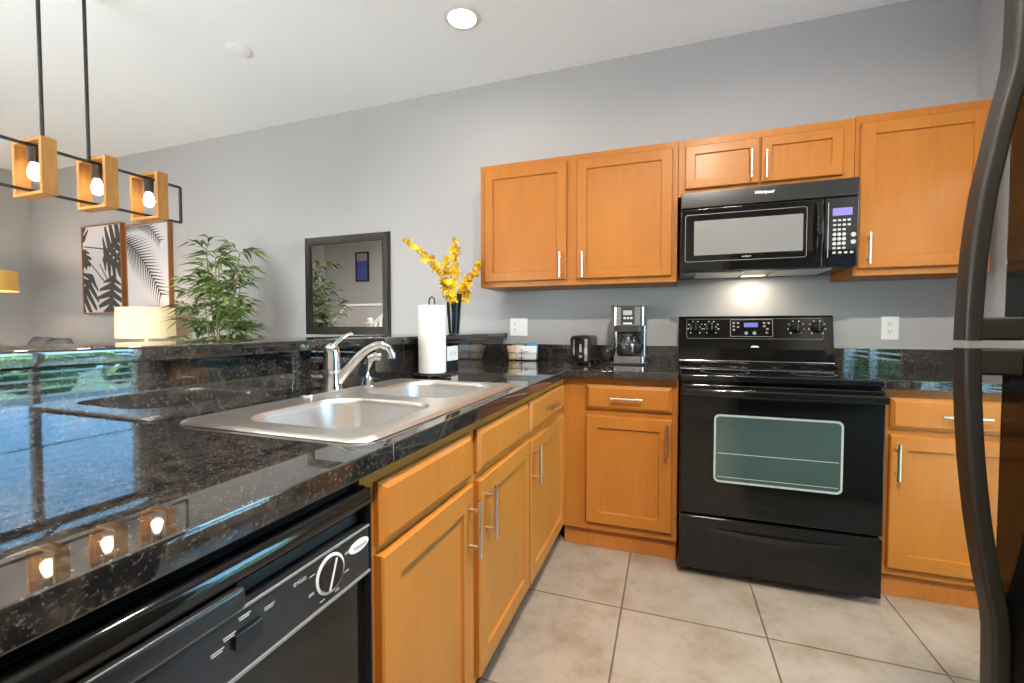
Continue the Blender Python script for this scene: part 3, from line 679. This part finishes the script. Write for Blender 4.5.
# tray of sachets
px, py = -.925, -.120
tr = thing('wire_tray', 'small black wire tray of sachets at the corner of the counter', 'tray', (px, py, CZ))
MB().box(px - .100, px + .100, py - .055, py + .055, CZ + .001, CZ + .005, .001).build('tray_floor', 'black2', tr)
b = MB()
for z_ in (.012, .05): b.tube([(px - .1, py - .055, CZ + z_), (px + .1, py - .055, CZ + z_), (px + .1, py + .055, CZ + z_), (px - .1, py + .055, CZ + z_), (px - .1, py - .055, CZ + z_)], .0016, 6)
b.tube([(px, py - .056, CZ + .004), (px, py - .056, CZ + .075)], .002, 6).tube([(px - .018, py - .056, CZ + .018), (px + .018, py - .056, CZ + .018)], .002, 6).tube([(px + .012, py - .056, CZ + .058), (px + .045, py - .056, CZ + .058)], .002, 6)
for x_ in (-.1, .1):
    for y_ in (-.055, .055): b.tube([(px + x_, py + y_, CZ + .004), (px + x_, py + y_, CZ + .05)], .0016, 6)
b.build('wire_rail', 'black2', tr)
def sachet(x0, x1, y, h, m, lab, tilt=8, sx=0):
    o = MB(); n_ = 6; vs = []; fs = []
    for j in range(n_ + 1):
        for i in range(n_ + 1):
            u_, w_ = i / n_, j / n_; bul = .010 * sin(pi * u_) * sin(pi * w_) + .0012
            vs.append((x0 + (x1 - x0) * u_ + sx * w_, -bul, h * w_))
    nv = len(vs); vs += [(a, .0, c) for a, bb, c in vs]
    for j in range(n_):
        for i in range(n_):
            a = j * (n_ + 1) + i; fs.append((a, a + 1, a + n_ + 2, a + n_ + 1)); fs.append((nv + a, nv + a + n_ + 1, nv + a + n_ + 2, nv + a + 1))
    bd = [i for i in range(n_ + 1)] + [(j + 1) * (n_ + 1) - 1 for j in range(1, n_ + 1)] + [n_ * (n_ + 1) + i for i in range(n_ - 1, -1, -1)] + [j * (n_ + 1) for j in range(n_ - 1, 0, -1)]
    for i in range(len(bd)): a, c = bd[i], bd[(i + 1) % len(bd)]; fs.append((a, nv + a, nv + c, c))
    q = MX.Rotation(R(-tilt), 3, 'X'); vs = [q @ V(v) + V((0, y, CZ + .0065)) for v in vs]
    o.quads(vs, fs); return tag(o.build('sachet', m), lab, 'sachet', 'sachets in the wire tray')
sachet(px - .045, px + .092, py - .040, .088, 'whitep', 'white sachet at the front of the wire tray, widest of them')
sachet(px - .085, px - .030, py - .046, .088, 'tan', 'brown speckled sachet at the left end of the wire tray', 10, -.02)
sachet(px + .020, px + .095, py - .020, .104, 'bluep', 'bright blue topped sachet at the right back of the wire tray', 6)
sachet(px - .06, px + .010, py - .010, .103, 'green', 'dark green sachet behind the white one in the wire tray', 5)
sachet(px - .075, px + .005, py - .028, .092, 'redp', 'salmon coloured sachet just behind the white one in the wire tray', 7)
# paper towel
qx, qy = -.998, -1.165
ph = thing('paper_towel_holder', 'black wire paper towel holder with a loop top beside the sink', 'paper towel holder', (qx, qy, CZ))
b = MB(); b.tube([(qx + .074 * cos(a * pi / 16), qy + .074 * sin(a * pi / 16), CZ + .014) for a in range(33)], .004, 8)
b.tube([(qx - .07, qy, CZ + .014), (qx + .07, qy, CZ + .014)], .004, 8).tube([(qx, qy - .07, CZ + .014), (qx, qy + .07, CZ + .014)], .004, 8); b.build('base_ring', 'iron', ph, 60)
b = MB()
for a in (20, 110, 200, 290): b.sphere((qx + .074 * cos(R(a)), qy + .074 * sin(R(a)), CZ + .0095), .009, seg=10)
build_each(b, 'ball_foot', 'iron', ph, 60)
b = MB(); b.cyl((qx, qy, CZ + .012), (qx, qy, CZ + .30), .0045, n=10)
b.tube([(qx - .011, qy, CZ + .295), (qx - .013, qy, CZ + .320), (qx - .011, qy, CZ + .333), (qx, qy, CZ + .341), (qx + .011, qy, CZ + .333), (qx + .013, qy, CZ + .320), (qx + .011, qy, CZ + .295)], .0036, 8, up=(0, 1, 0)); b.build('rod', 'iron', ph, 60)
pr_ = MB().lathe([(.019, .020), (.057, .020), (.0585, .024), (.0585, .300), (.057, .304), (.019, .304), (.019, .020)], (qx, qy, CZ), 40, cap=False).build('paper_towel_roll', 'paper'); tag(pr_, 'white roll of paper towel on the black wire holder', 'paper towel')
# vase and flowers
vx, vy, vz = -1.235, -.495, 1.086
va = thing('flower_vase', 'tall dark navy bucket vase on the raised granite bar', 'vase', (vx, vy, vz))
MB().lathe([(.028, 0), (.031, .003), (.046, .222), (.049, .228), (.046, .231), (.043, .226), (.030, .02), (.003, .018)], (vx, vy, vz), 32).build('vessel', 'vase', va, 50)
b = MB()
for s in (-1, 1):
    d_ = V((.55, .83, 0)) * s; c_ = V((vx, vy, vz)); b.tube([c_ + d_ * .046 + V((0, 0, .20)), c_ + d_ * .070 + V((0, 0, .215)), c_ + d_ * .075 + V((0, 0, .240)), c_ + d_ * .066 + V((0, 0, .248))], .003, 8)
build_each(b, 'handle', 'bronze', va, 60)
def flower_spray(pts, n, lab, rad):
    t_ = thing('orchid_spray', lab, 'flower', (vx, vy, vz + .22), 'yellow sprays in the navy vase')
    P = [V(p) for p in pts]; b = MB(); b.tube(P, .0028, 8, up=(1, 0, 0)); b.build('stem', 'ystem', t_, 60)
    b = MB()
    for k in range(n):
        s = .30 + .70 * k / (n - 1); f_ = s * (len(P) - 1); i = min(int(f_), len(P) - 2); c = P[i].lerp(P[i + 1], f_ - i)
        c = c + V((random.uniform(-1, 1), random.uniform(-1, 1), random.uniform(-1, 1))) * rad * (1.15 - .5 * s)
        q = MX.Rotation(random.uniform(0, 6.3), 3, 'Z') @ MX.Rotation(random.uniform(.3, 1.7), 3, 'Y'); sz = random.uniform(.021, .031) * (1.1 - .25 * s)
        for p_ in range(5):
            a = 2 * pi * p_ / 5; e1 = V((cos(a), sin(a), .28)); e2 = V((-sin(a), cos(a), 0))
            b.quads([c, c + q @ (e1 * sz * .55 + e2 * sz * .36), c + q @ (e1 * sz + V((0, 0, -.15 * sz))), c + q @ (e1 * sz * .55 - e2 * sz * .36)], [(0, 1, 2, 3)])
        b.sphere(c, sz * .22, seg=6)
    b.build('blossom', 'yellow', t_, 60)
v0 = V((vx, vy, vz + .05))
def pth(end, bow, n=7):
    e = V(end); r_ = []
    for i in range(n):
        s = i / (n - 1); p = v0.lerp(e, s); p += V(bow) * sin(pi * s); r_.append(p)
    return r_
flower_spray(pth((vx - .05, vy - .40, 1.550), (.01, .06, .07)), 46, 'yellow flower spray arching far out to the left over the bar', .022)
flower_spray(pth((vx, vy + .02, 1.645), (0, .0, 0)), 52, 'tallest upright yellow flower spray at the middle of the vase', .026)
flower_spray(pth((vx + .08, vy + .17, 1.510), (0, .02, .05)), 40, 'yellow flower spray leaning right towards the wall cabinet', .022)
flower_spray(pth((vx + .02, vy - .13, 1.500), (0, -.02, .02)), 38, 'short yellow flower spray filling the left side just above the vase', .026)
flower_spray(pth((vx + .03, vy + .11, 1.440), (0, .01, .02)), 32, 'shortest yellow flower spray at the right side of the vase rim', .024)

# ------------------------------------------------------------------ outlets
def outlet(lab, o, u, v, w_, h_, gangs):
    o, u, v = V(o), V(u), V(v); n = u.cross(v); t_ = thing('wall_outlet', lab, 'outlet', o + n * .0, 'white wall plates')
    b = MB(); b.prism(rrect(-w_ / 2, w_ / 2, -h_ / 2, h_ / 2, .004, 3), o + n * .001, u, v, n * .004); b.build('cover_plate', 'white', t_)
    for k, (gx, gy, rot) in enumerate(gangs):
        uu, vv = (u, v) if not rot else (v, -u); c = o + u * gx + v * gy
        b = MB()
        for s in (-1, 1):
            b.prism(rrect(-.016, .016, -.014, .014, .008, 4), c + vv * s * .0195 + n * .005, uu, vv, n * .0015)
        rc = build_each(b, 'receptacle', 'white', t_)[0]; b = MB()
        for s in (-1, 1):
            for dx in (-.006, .006): b.prism([(-.0012, -.005), (.0012, -.005), (.0012, .005), (-.0012, .005)], c + vv * (s * .0195 + .003) + uu * dx + n * .0066, uu, vv, n * .0003)
            b.prism(rrect(-.0025, .0025, -.0025, .0025, .0024, 3), c + vv * (s * .0195 - .007) + n * .0066, uu, vv, n * .0003)
        build_each(b, 'slot', 'blackm', rc)
    return t_
o1 = outlet('white double wall plate on the back wall between the vase and the toaster', (-1.000, 0, 1.125), X, Z, .122, .118, [(-.026, 0, 0)])
o1.rotation_euler = (0, 0, 0)
b = MB(); b.prism(rrect(.010, .042, 1.0925 - 1.125, 1.1575 - 1.125, .003, 3), (-1.0, -.005, 1.125), X, Z, (0, -.003, 0)); b.build('rocker_switch', 'white', o1)
outlet('white outlet on the back wall right of the range', (1.030, 0, 1.120), X, Z, .074, .120, [(0, 0, 0)])
outlet('white sideways outlet on the granite bar face right of the paper towel', (BX, -.775, .990), Y, Z, .118, .074, [(0, 0, 1)])

# ------------------------------------------------------------------ ceiling fittings
def downlight(x, y, lab, power):
    t_ = thing('recessed_downlight', lab, 'ceiling light', (x, y, CEIL - .008), 'recessed ceiling downlights')
    MB().lathe([(.072, -.001), (.094, -.001), (.096, -.004), (.092, -.008), (.074, -.009), (.072, -.004)], (x, y, CEIL), 40, cap=False).build('trim_ring', 'trim', t_, 50)
    MB().lathe([(.073, -.003), (.073, -.006), (.02, -.0075)], (x, y, CEIL), 40).build('diffuser', 'can', t_, 50)
    attach(downlamp(x, y, power), t_)
downlight(-1.105, -.640, 'round lit downlight in the ceiling above the far end of the bar', 3)
downlight(.40, -1.55, 'unseen downlight added as fill light over the middle of the kitchen floor', 20)  # this and the downlights below are unseen, added to brighten the room
downlight(.25, -2.55, 'unseen downlight added as fill light in front of the refrigerator', 88)
downlight(-.75, -3.3, 'unseen downlight added as fill light behind the near end of the peninsula', 14)
downlight(-3.6, -3.0, 'unseen downlight added as fill light over the dining area by the added rear window', 22)
downlight(-5.3, -2.6, 'unseen downlight added as fill light near the left wall', 22)
sd = thing('smoke_detector', 'flat white round smoke detector on the ceiling left of the lit downlight', 'smoke detector', (-2.476, -.832, CEIL))
MB().lathe([(.066, -.001), (.066, -.006), (.060, -.010), (.03, -.012), (.002, -.0125)], (-2.476, -.832, CEIL), 36).build('cover', 'ceil', sd, 50)
MB().lathe([(.074, -.0005), (.074, -.004), (.069, -.005)], (-2.476, -.832, CEIL), 36, cap=False).build('rim', 'ceil', sd, 50)

# ------------------------------------------------------------------ linear chandelier
LXC = -2.75
ch = thing('linear_chandelier', 'black iron linear chandelier with square wooden frames around bulbs', 'chandelier', (LXC, -1.52, 1.72))
b = MB(); ya, yb = -2.034, -1.006
for z_ in (1.735, 1.938): b.box(LXC - .006, LXC + .006, ya, yb, z_ - .006, z_ + .006)
for y_ in (ya, yb): b.box(LXC - .006, LXC + .006, y_ - .006, y_ + .006, 1.735, 1.938)
b.build('rail_frame', 'iron', ch)
for y_ in (-1.607, -1.437): MB().cyl((LXC, y_, 1.938), (LXC, y_, CEIL - .012), .0075, n=12).build('rod', 'iron', ch)
MB().box(LXC - .06, LXC + .06, -1.66, -1.415, CEIL - .016, CEIL - .001, .004).build('canopy', 'iron', ch)
for y_ in (-1.870, -1.637, -1.405, -1.172):
    w_, d_, t_, z0, z1 = .114, .027, .020, 1.712, 1.960
    f_ = MB().box(LXC - w_, LXC - w_ + t_, y_ - d_, y_ + d_, z0, z1, .001).box(LXC + w_ - t_, LXC + w_, y_ - d_, y_ + d_, z0, z1, .001).box(LXC - w_ + t_, LXC + w_ - t_, y_ - d_, y_ + d_, z0, z0 + t_ * .7, .001).box(LXC - w_ + t_, LXC + w_ - t_, y_ - d_, y_ + d_, z1 - t_ * .7, z1, .001).build('wooden_frame', 'oak', ch)
    MB().lathe([(.010, .0), (.022, -.003), (.022, -.070), (.018, -.072)], (LXC, y_, 1.934), 20).build('socket', 'bronze', f_, 50)
    MB().lathe([(.012, 1.864), (.014, 1.858), (.022, 1.836), (.026, 1.815), (.021, 1.795), (.009, 1.785), (.002, 1.784)], (LXC, y_, 0), 20).build('bulb', 'bulb', f_, 60)
    attach(pointlamp((LXC, y_, 1.81), 1.0, (1, .62, .28), .027), ch)

# ------------------------------------------------------------------ living side
# mirror
mr = thing('wall_mirror', 'square mirror in a dark espresso frame on the back wall', 'mirror', (-2.405, 0, 1.445))
x0, x1, z0, z1, fw_ = -2.800, -2.008, 1.066, 1.832, .062
b = MB()
b.prism([(0, 0), (x1 - x0, 0), (x1 - x0 - fw_, fw_), (fw_, fw_)], (x0, -.001, z0), X, Z, (0, -.026, 0)).prism([(0, 0), (x1 - x0, 0), (x1 - x0 - fw_, -fw_), (fw_, -fw_)], (x0, -.001, z1), X, Z, (0, -.026, 0))
b.prism([(0, 0), (0, z1 - z0), (fw_, z1 - z0 - fw_), (fw_, fw_)], (x0, -.001, z0), X, Z, (0, -.026, 0)).prism([(0, 0), (0, z1 - z0), (-fw_, z1 - z0 - fw_), (-fw_, fw_)], (x1, -.001, z0), X, Z, (0, -.026, 0))
bmesh.ops.bevel(b.bm, geom=[e for e in b.bm.edges if all(v.co.y < -.02 for v in e.verts)], offset=.008, segments=2, affect='EDGES')
b.build('frame', 'frame', mr, 40)
MB().box(x0 + fw_ - .002, x1 - fw_ + .002, -.012, -.004, z0 + fw_ - .002, z1 - fw_ + .002).build('glass', 'mirror', mr)
# framed prints
def leaf_poly(b, base, ang, L, Wd, cuts, y, clip):
    # monstera: heart outline with slits running in towards the midrib
    ca, sa = cos(ang), sin(ang)
    def T(a, c): return (base[0] + ca * a - sa * c, base[1] + sa * a + ca * c)
    def wd(f): return Wd * (sin(pi * (f * .88 + .06)) ** .6)
    for s in (-1, 1):
        pts = [T(-L * .02, 0)]
        for k in range(cuts):
            f0, f1 = (k + .10) / cuts, (k + .80) / cuts
            pts += [T(L * (f0 * .85 - .02), s * .028), T(L * (f0 + .05), s * wd(f0) * .75), T(L * (f0 + f1) / 2 + L * .05, s * wd((f0 + f1) / 2)), T(L * f1 + L * .04, s * wd(f1) * .96), T(L * (f1 * .88 + .0), s * .030)]
        pts += [T(L * 1.04, 0)]
        pts = clip_poly(pts, clip)
        if len(pts) > 2: b.prism(pts, (0, y, 0), X, Z, (0, -.0006, 0))
def clip_poly(p, c):
    for ax, sg, lim in ((0, 1, c[0]), (0, -1, -c[1]), (1, 1, c[2]), (1, -1, -c[3])):
        out = []
        for i in range(len(p)):
            a, q = p[i], p[(i + 1) % len(p)]; da, dq = a[ax] * sg - lim, q[ax] * sg - lim
            if da >= 0: out.append(a)
            if (da >= 0) != (dq >= 0): s = da / (da - dq); out.append((a[0] + (q[0] - a[0]) * s, a[1] + (q[1] - a[1]) * s))
        p = out
        if len(p) < 3: return []
    return p
def print_frame(lab, x0, x1, z0, z1):
    t_ = thing('framed_print', lab, 'picture', ((x0 + x1) / 2, 0, z0), 'leaf prints on the back wall')
    f_ = .012; b = MB()
    for a, c, d, e in ((x0, x1, z0, z0 + f_), (x0, x1, z1 - f_, z1), (x0, x0 + f_, z0 + f_, z1 - f_), (x1 - f_, x1, z0 + f_, z1 - f_)): b.box(a, c, -.042, -.002, d, e)
    b.build('frame', 'brownf', t_); pc = MB().box(x0 + f_, x1 - f_, -.036, -.003, z0 + f_, z1 - f_).build('print', 'canvas', t_)
    return t_, pc, (x0 + f_ + .003, x1 - f_ - .003, z0 + f_ + .003, z1 - f_ - .003)
t_, pc, cl = print_frame('framed print of dark grey split monstera leaves, left of the palm print', -5.632, -5.020, 1.257, 2.132)
b = MB(); yy = -.0362
for kk, (bs, an, L, Wd, cu) in enumerate((((-5.28, 1.83), 35, .46, .24, 5), ((-5.60, 1.98), 120, .30, .17, 4), ((-5.48, 1.64), 235, .44, .25, 5), ((-5.16, 1.62), 262, .42, .21, 5), ((-5.30, 1.80), -20, .34, .15, 4), ((-5.60, 1.90), -80, .2, .1, 3))):
    leaf_poly(b, bs, R(an), L, Wd, cu, yy - .0003 * kk, cl)
for p0, p1 in (((-5.60, 1.93), (-5.20, 1.88)), ((-5.62, 1.86), (-5.30, 1.58)), ((-5.36, 1.75), (-5.20, 1.52))):
    d_ = (V((p1[0] - p0[0], p1[1] - p0[1], 0))).normalized(); n_ = (-d_.y * .006, d_.x * .006)
    b.prism([(p0[0] + n_[0], p0[1] + n_[1]), (p1[0] + n_[0], p1[1] + n_[1]), (p1[0] - n_[0], p1[1] - n_[1]), (p0[0] - n_[0], p0[1] - n_[1])], (0, yy, 0), X, Z, (0, -.0005, 0))
b.build('printed_leaf', 'ink', pc)
t_, pc, cl = print_frame('framed print of a grey palm frond, above the lit table lamp', -4.955, -4.352, 1.262, 2.095)
def frond(b, p0, p1, sag, n_, ln, y, clip, up=1):
    P = []
    for i in range(n_ + 1): s = i / n_; P.append(V((p0[0] + (p1[0] - p0[0]) * s, p0[1] + (p1[1] - p0[1]) * s + sag * sin(pi * s), 0)))
    for i in range(n_):
        d_ = (P[i + 1] - P[i]).normalized(); nn = V((-d_.y, d_.x, 0)); s = i / n_; l_ = ln * (1 - .55 * s) * (.5 + .5 * min(1, s * 6))
        b_ = [P[i] + nn * .003, P[i + 1] + nn * .003, P[i + 1] - nn * .003, P[i] - nn * .003]
        pl_ = clip_poly([(q.x, q.y) for q in b_], clip)
        if len(pl_) > 2: b.prism(pl_, (0, y, 0), X, Z, (0, -.0005, 0))
        for sg in (-1, 1):
            tip = P[i] + (d_ * .75 + nn * sg * .8).normalized() * l_; w_ = .0125
            pl_ = clip_poly([(P[i].x - d_.x * w_, P[i].y - d_.y * w_), (tip.x, tip.y), (P[i].x + d_.x * w_, P[i].y + d_.y * w_)], clip)
            if len(pl_) > 2: b.prism(pl_ if sg > 0 else pl_[::-1], (0, y, 0), X, Z, (0, -.0005, 0))
b = MB(); frond(b, (-4.99, 1.97), (-4.46, 1.40), .07, 22, .30, yy, cl); b.build('printed_frond', 'ink', pc)
b = MB(); frond(b, (-5.02, 2.02), (-4.46, 1.90), .15, 22, .17, yy - .0008, cl); b.build('printed_frond', 'ink2', pc)

# sideboard and table lamp
sbx0, sbx1 = -4.95, -3.70
sb = thing('sideboard', 'low walnut sideboard against the back wall beyond the bar', 'sideboard', (-4.32, -.24, 0))
MB().box(sbx0, sbx1, -.46, -.020, .16, .74, .004).build('case', 'walnut', sb)
MB().box(sbx0 - .01, sbx1 + .01, -.47, -.018, .741, .765, .004).build('top', 'walnut', sb)
for i in range(3): 
    a = sbx0 + .01 + i * .4117; d_ = MB().box(a, a + .40, -.476, -.461, .18, .72, .003).build('door', 'walnut', sb); MB().sphere((a + .35, -.486, .46), .011, seg=10).build('knob', 'nickel', d_)
for x_ in (sbx0 + .05, sbx1 - .05):
    for y_ in (-.42, -.07): MB().cyl((x_, y_, .001), (x_, y_, .16), .014, .022, 12).build('leg', 'darkleg', sb)
tl = thing('table_lamp', 'table lamp with a wide glowing cream shade below the palm print', 'lamp', (-4.31, -.27, .766))
lx, ly = -4.310, -.270
MB().lathe([(.085, .766), (.088, .772), (.07, .782), (.02, .79), (.03, .84), (.048, .90), (.03, .96), (.012, .99), (.010, 1.05), (.002, 1.05)], (lx, ly, 0), 28).build('base', 'white', tl, 50)
b = MB(); b.lathe([(.252, 1.030), (.244, 1.292)], (lx, ly, 0), 48, cap=False)
for v in b.bm.verts: v.co.y = ly + (v.co.y - ly) * .75
b.build('lamp_shade', 'shade', tl, 60)
MB().cyl((lx, ly, 1.015), (lx, ly, 1.032), .008, n=10).build('finial', 'nickel', tl)
attach(pointlamp((lx, ly, 1.17), 3, (1, .76, .5), .05), tl)
# floor lamp
fl = thing('floor_lamp', 'arched floor lamp with an ochre drum shade in the far left corner', 'lamp', (-5.80, -.62, 0))
ax, ay = -5.80, -.62
MB().lathe([(.13, .001), (.13, .018), (.02, .028)], (ax, ay, 0), 32).build('base', 'nickel', fl)
MB().tube([(ax, ay, .02), (ax, ay, 1.20), (ax - .01, ay, 1.26), (ax - .05, ay, 1.33), (ax - .12, ay, 1.38), (ax - .22, ay, 1.43), (ax - .27, ay, 1.48), (ax - .27, ay, 1.56)], .011, 12, up=(0, 1, 0)).build('pole', 'nickel', fl, 60)
MB().lathe([(.205, 1.455), (.200, 1.64)], (ax - .09, ay, 0), 40, cap=False).build('lamp_shade', 'shade2', fl, 60)
attach(pointlamp((ax - .09, ay, 1.56), 9, (1, .80, .58), .05), fl)
# bamboo plant
bx_, by_ = -3.225, -.430
bp = thing('potted_bamboo', 'leafy green potted bamboo behind the raised bar beside the mirror', 'plant', (bx_, by_, 0))
MB().lathe([(.10, .001), (.12, .01), (.150, .32), (.155, .34), (.14, .34), (.13, .30), (.002, .295)], (bx_, by_, 0), 32).build('planter', 'pot', bp, 40)
MB().lathe([(.128, .296), (.10, .306), (.002, .31)], (bx_, by_, 0), 24).build('soil', 'soil', bp)
canes = MB(); lf = [MB(), MB()]
tops = [(-.02, .0, 1.64), (.08, -.05, 1.58), (-.17, .04, 1.70), (.20, .02, 1.66), (-.06, -.08, 1.45), (.15, .06, 1.42), (-.26, -.04, 1.25), (.22, -.08, 1.30)]
def blade(b, p, d, L, w_):
    d = d.normalized(); sd = d.cross(Z); sd = sd.normalized() if sd.length > .05 else X.copy()
    sd = (sd + V((random.uniform(-.4, .4), random.uniform(-.4, .4), random.uniform(-.5, .5)))).normalized()
    m_ = p + d * L * .4 + Z * .006; e = p + d * L - Z * L * .22
    b.quads([p, m_ + sd * w_, e, m_ - sd * w_, m_ + Z * .003], [(0, 1, 4), (1, 2, 4), (2, 3, 4), (3, 0, 4)])
for k, (dx, dy, tz_) in enumerate(tops):
    b0 = V((bx_ + random.uniform(-.05, .05), by_ + random.uniform(-.05, .05), .30)); e = V((bx_ + dx, by_ + dy, tz_)); P = []
    for i in range(11):
        s = i / 10; P.append(b0.lerp(e, s) * 1 + V((dx * .25 * (s * s - s), dy * .2 * (s * s - s), 0)))
    canes.tube(P, .008, 8, up=(1, 0, 0), scales=[1 - .6 * i / 10 for i in range(11)])
    for i in range(3, 11):
        for r_ in range(3 if k < 6 else 2):
            a = random.uniform(0, 2 * pi); dirv = V((cos(a), sin(a) * .75, random.uniform(.05, .7))).normalized(); Lb = random.uniform(.08, .20) * (1.25 if tz_ - P[i].z > .25 else .8)
            p = P[i]; tw = [p, p + dirv * Lb * .5 + Z * .004, p + dirv * Lb]
            canes.tube(tw, .0022, 5, up=(.3, .2, 1))
            for q in range(8):
                s = .3 + .7 * q / 7; c = p + dirv * Lb * s; a2 = a + random.uniform(-1.1, 1.1)
                dd = V((cos(a2), sin(a2), random.uniform(-.35, .55)))
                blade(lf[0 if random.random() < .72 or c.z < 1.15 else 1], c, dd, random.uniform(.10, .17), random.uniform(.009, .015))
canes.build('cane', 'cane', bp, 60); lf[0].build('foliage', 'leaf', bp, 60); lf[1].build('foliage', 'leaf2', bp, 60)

# dining table and chairs (mostly behind the bar)
dt = thing('dining_table', 'walnut dining table standing under the wooden frame chandelier', 'table', (-2.75, -1.75, 0))
MB().box(-3.15, -2.35, -2.55, -1.05, .72, .755, .006).build('tabletop', 'walnut', dt)
for x_ in (-3.08, -2.42):
    for y_ in (-2.46, -1.14): MB().box(x_ - .03, x_ + .03, y_ - .03, y_ + .03, .001, .719, .003).build('leg', 'walnut', dt)
def chair(x, y, rz, lab, hb=.985):
    t_ = thing('dining_chair', lab, 'chair', (x, y, 0), 'grey upholstered chairs')
    MB().box(x - .21, x + .21, y - .21, y + .21, .42, .48, .02, 3).build('seat', 'fabric', t_, 50)
    b = MB(); n_ = 14; vs = []; fs = []
    for j in range(9):
        s = sin(j / 8 * pi / 2); zz = .485 + (hb - .485) * s
        for i in range(n_ + 1):
            u_ = -1 + 2 * i / n_; hw_ = .24 * (1 if s < .6 else math.sqrt(max(0.01, 1 - ((s - .6) / .4) ** 2 * .96)))
            vs.append((x + u_ * hw_, y + .20 + .03 * s - .05 * u_ * u_, zz - (.0)))
    nv = len(vs); vs += [(a, c - .045, z_) for a, c, z_ in vs]
    for j in range(8):
        for i in range(n_): a = j * (n_ + 1) + i; fs += [(a, a + n_ + 1, a + n_ + 2, a + 1), (nv + a, nv + a + 1, nv + a + n_ + 2, nv + a + n_ + 1)]
    R_ = [j * (n_ + 1) for j in range(9)]; S_ = [j * (n_ + 1) + n_ for j in range(9)]; T_ = [8 * (n_ + 1) + i for i in range(n_ + 1)]; U_ = list(range(n_ + 1))
    for ln, fl_ in ((R_, 0), (S_, 1), (T_, 0), (U_, 1)):
        for a, c in zip(ln, ln[1:]): fs.append((a, c, nv + c, nv + a))
    b.quads(vs, fs); bmesh.ops.recalc_face_normals(b.bm, faces=b.bm.faces[:]); b.build('backrest', 'fabric', t_, 50)
    for sx in (-1, 1):
        for sy in (-1, 1): MB().cyl((x + sx * .19, y + sy * .19, .001), (x + sx * .17, y + sy * .17, .42), .011, .016, 10).build('leg', 'darkleg', t_)
    t_.rotation_euler = (0, 0, 0)
    return t_
chair(-5.46, -.60, 0, 'grey round-backed chair whose top shows above the bar nearest the floor lamp', 1.035)
chair(-4.97, -.70, 0, 'grey round-backed chair whose top shows above the bar below the monstera print', 1.030)

# stair corner seen in the mirror
hwl = MB(); yS = -3.95
hwl.prism([(-6.55, 0), (-6.55, .66), (-6.09, 1.12), (-5.69, 1.51), (-4.60, 1.51), (-4.60, 0)], (0, yS, 0), X, Z, (0, -.10, 0))
struct(hwl.build('wall_stair', 'wall'))
b = MB()
for (a, c), (d, e) in zip([(-6.55, .66), (-6.09, 1.12), (-5.69, 1.51)], [(-6.09, 1.12), (-5.69, 1.51), (-4.60, 1.51)]):
    b.prism([(a, c + .002), (d, e + .002), (d, e + .040), (a, c + .040)], (0, yS + .015, 0), X, Z, (0, -.13, 0))
struct(b.build('trim_1', 'trim'))
sr = thing('stair_railing', 'white stair railing with turned newel and balusters', 'railing', (-4.9, -3.4, 0))
nx, ny = -4.765, -3.40
MB().box(nx - .045, nx + .045, ny - .045, ny + .045, .001, 1.17, .004).build('newel_post', 'trim', sr); MB().box(nx - .06, nx + .06, ny - .06, ny + .06, 1.17, 1.20, .004).sphere((nx, ny, 1.24), .045, seg=16).build('newel_cap', 'trim', sr)
MB().sweep([(nx, ny, 1.12), (nx + 1.0, ny, 1.90)], rrect(-.03, .03, -.022, .022, .012, 3)).build('handrail', 'trim', sr)
for i in range(1, 10): MB().box(nx + .1 * i - .014, nx + .1 * i + .014, ny - .014, ny + .014, (.22 + .078 * i), (1.11 + .078 * i)).build('baluster', 'trim', sr)
MB().sweep([(nx, ny, .18), (nx + 1.0, ny, .96)], rrect(-.02, .02, -.08, .08, .004, 2)).build('stringer', 'trim', sr)
MB().box(nx + .955, nx + 1.045, ny - .045, ny + .045, .001, 2.0, .004).build('newel_post', 'trim', sr)
pz = thing('framed_picture', 'blue abstract picture in a dark frame seen in the mirror', 'picture', (-5.68, RY, 2.3))
b = MB()
for a, c, d, e in ((-5.83, -5.53, 2.01, 2.035), (-5.83, -5.53, 2.555, 2.58), (-5.83, -5.805, 2.035, 2.555), (-5.555, -5.53, 2.035, 2.555)): b.box(a, c, RY + .002, RY + .035, d, e)
b.build('frame', 'frame', pz)
MB().box(-5.805, -5.555, RY + .003, RY + .02, 2.035, 2.405).build('picture_field', 'blue_art', pz); MB().box(-5.805, -5.555, RY + .003, RY + .02, 2.4055, 2.555).build('picture_field', 'mauve', pz)
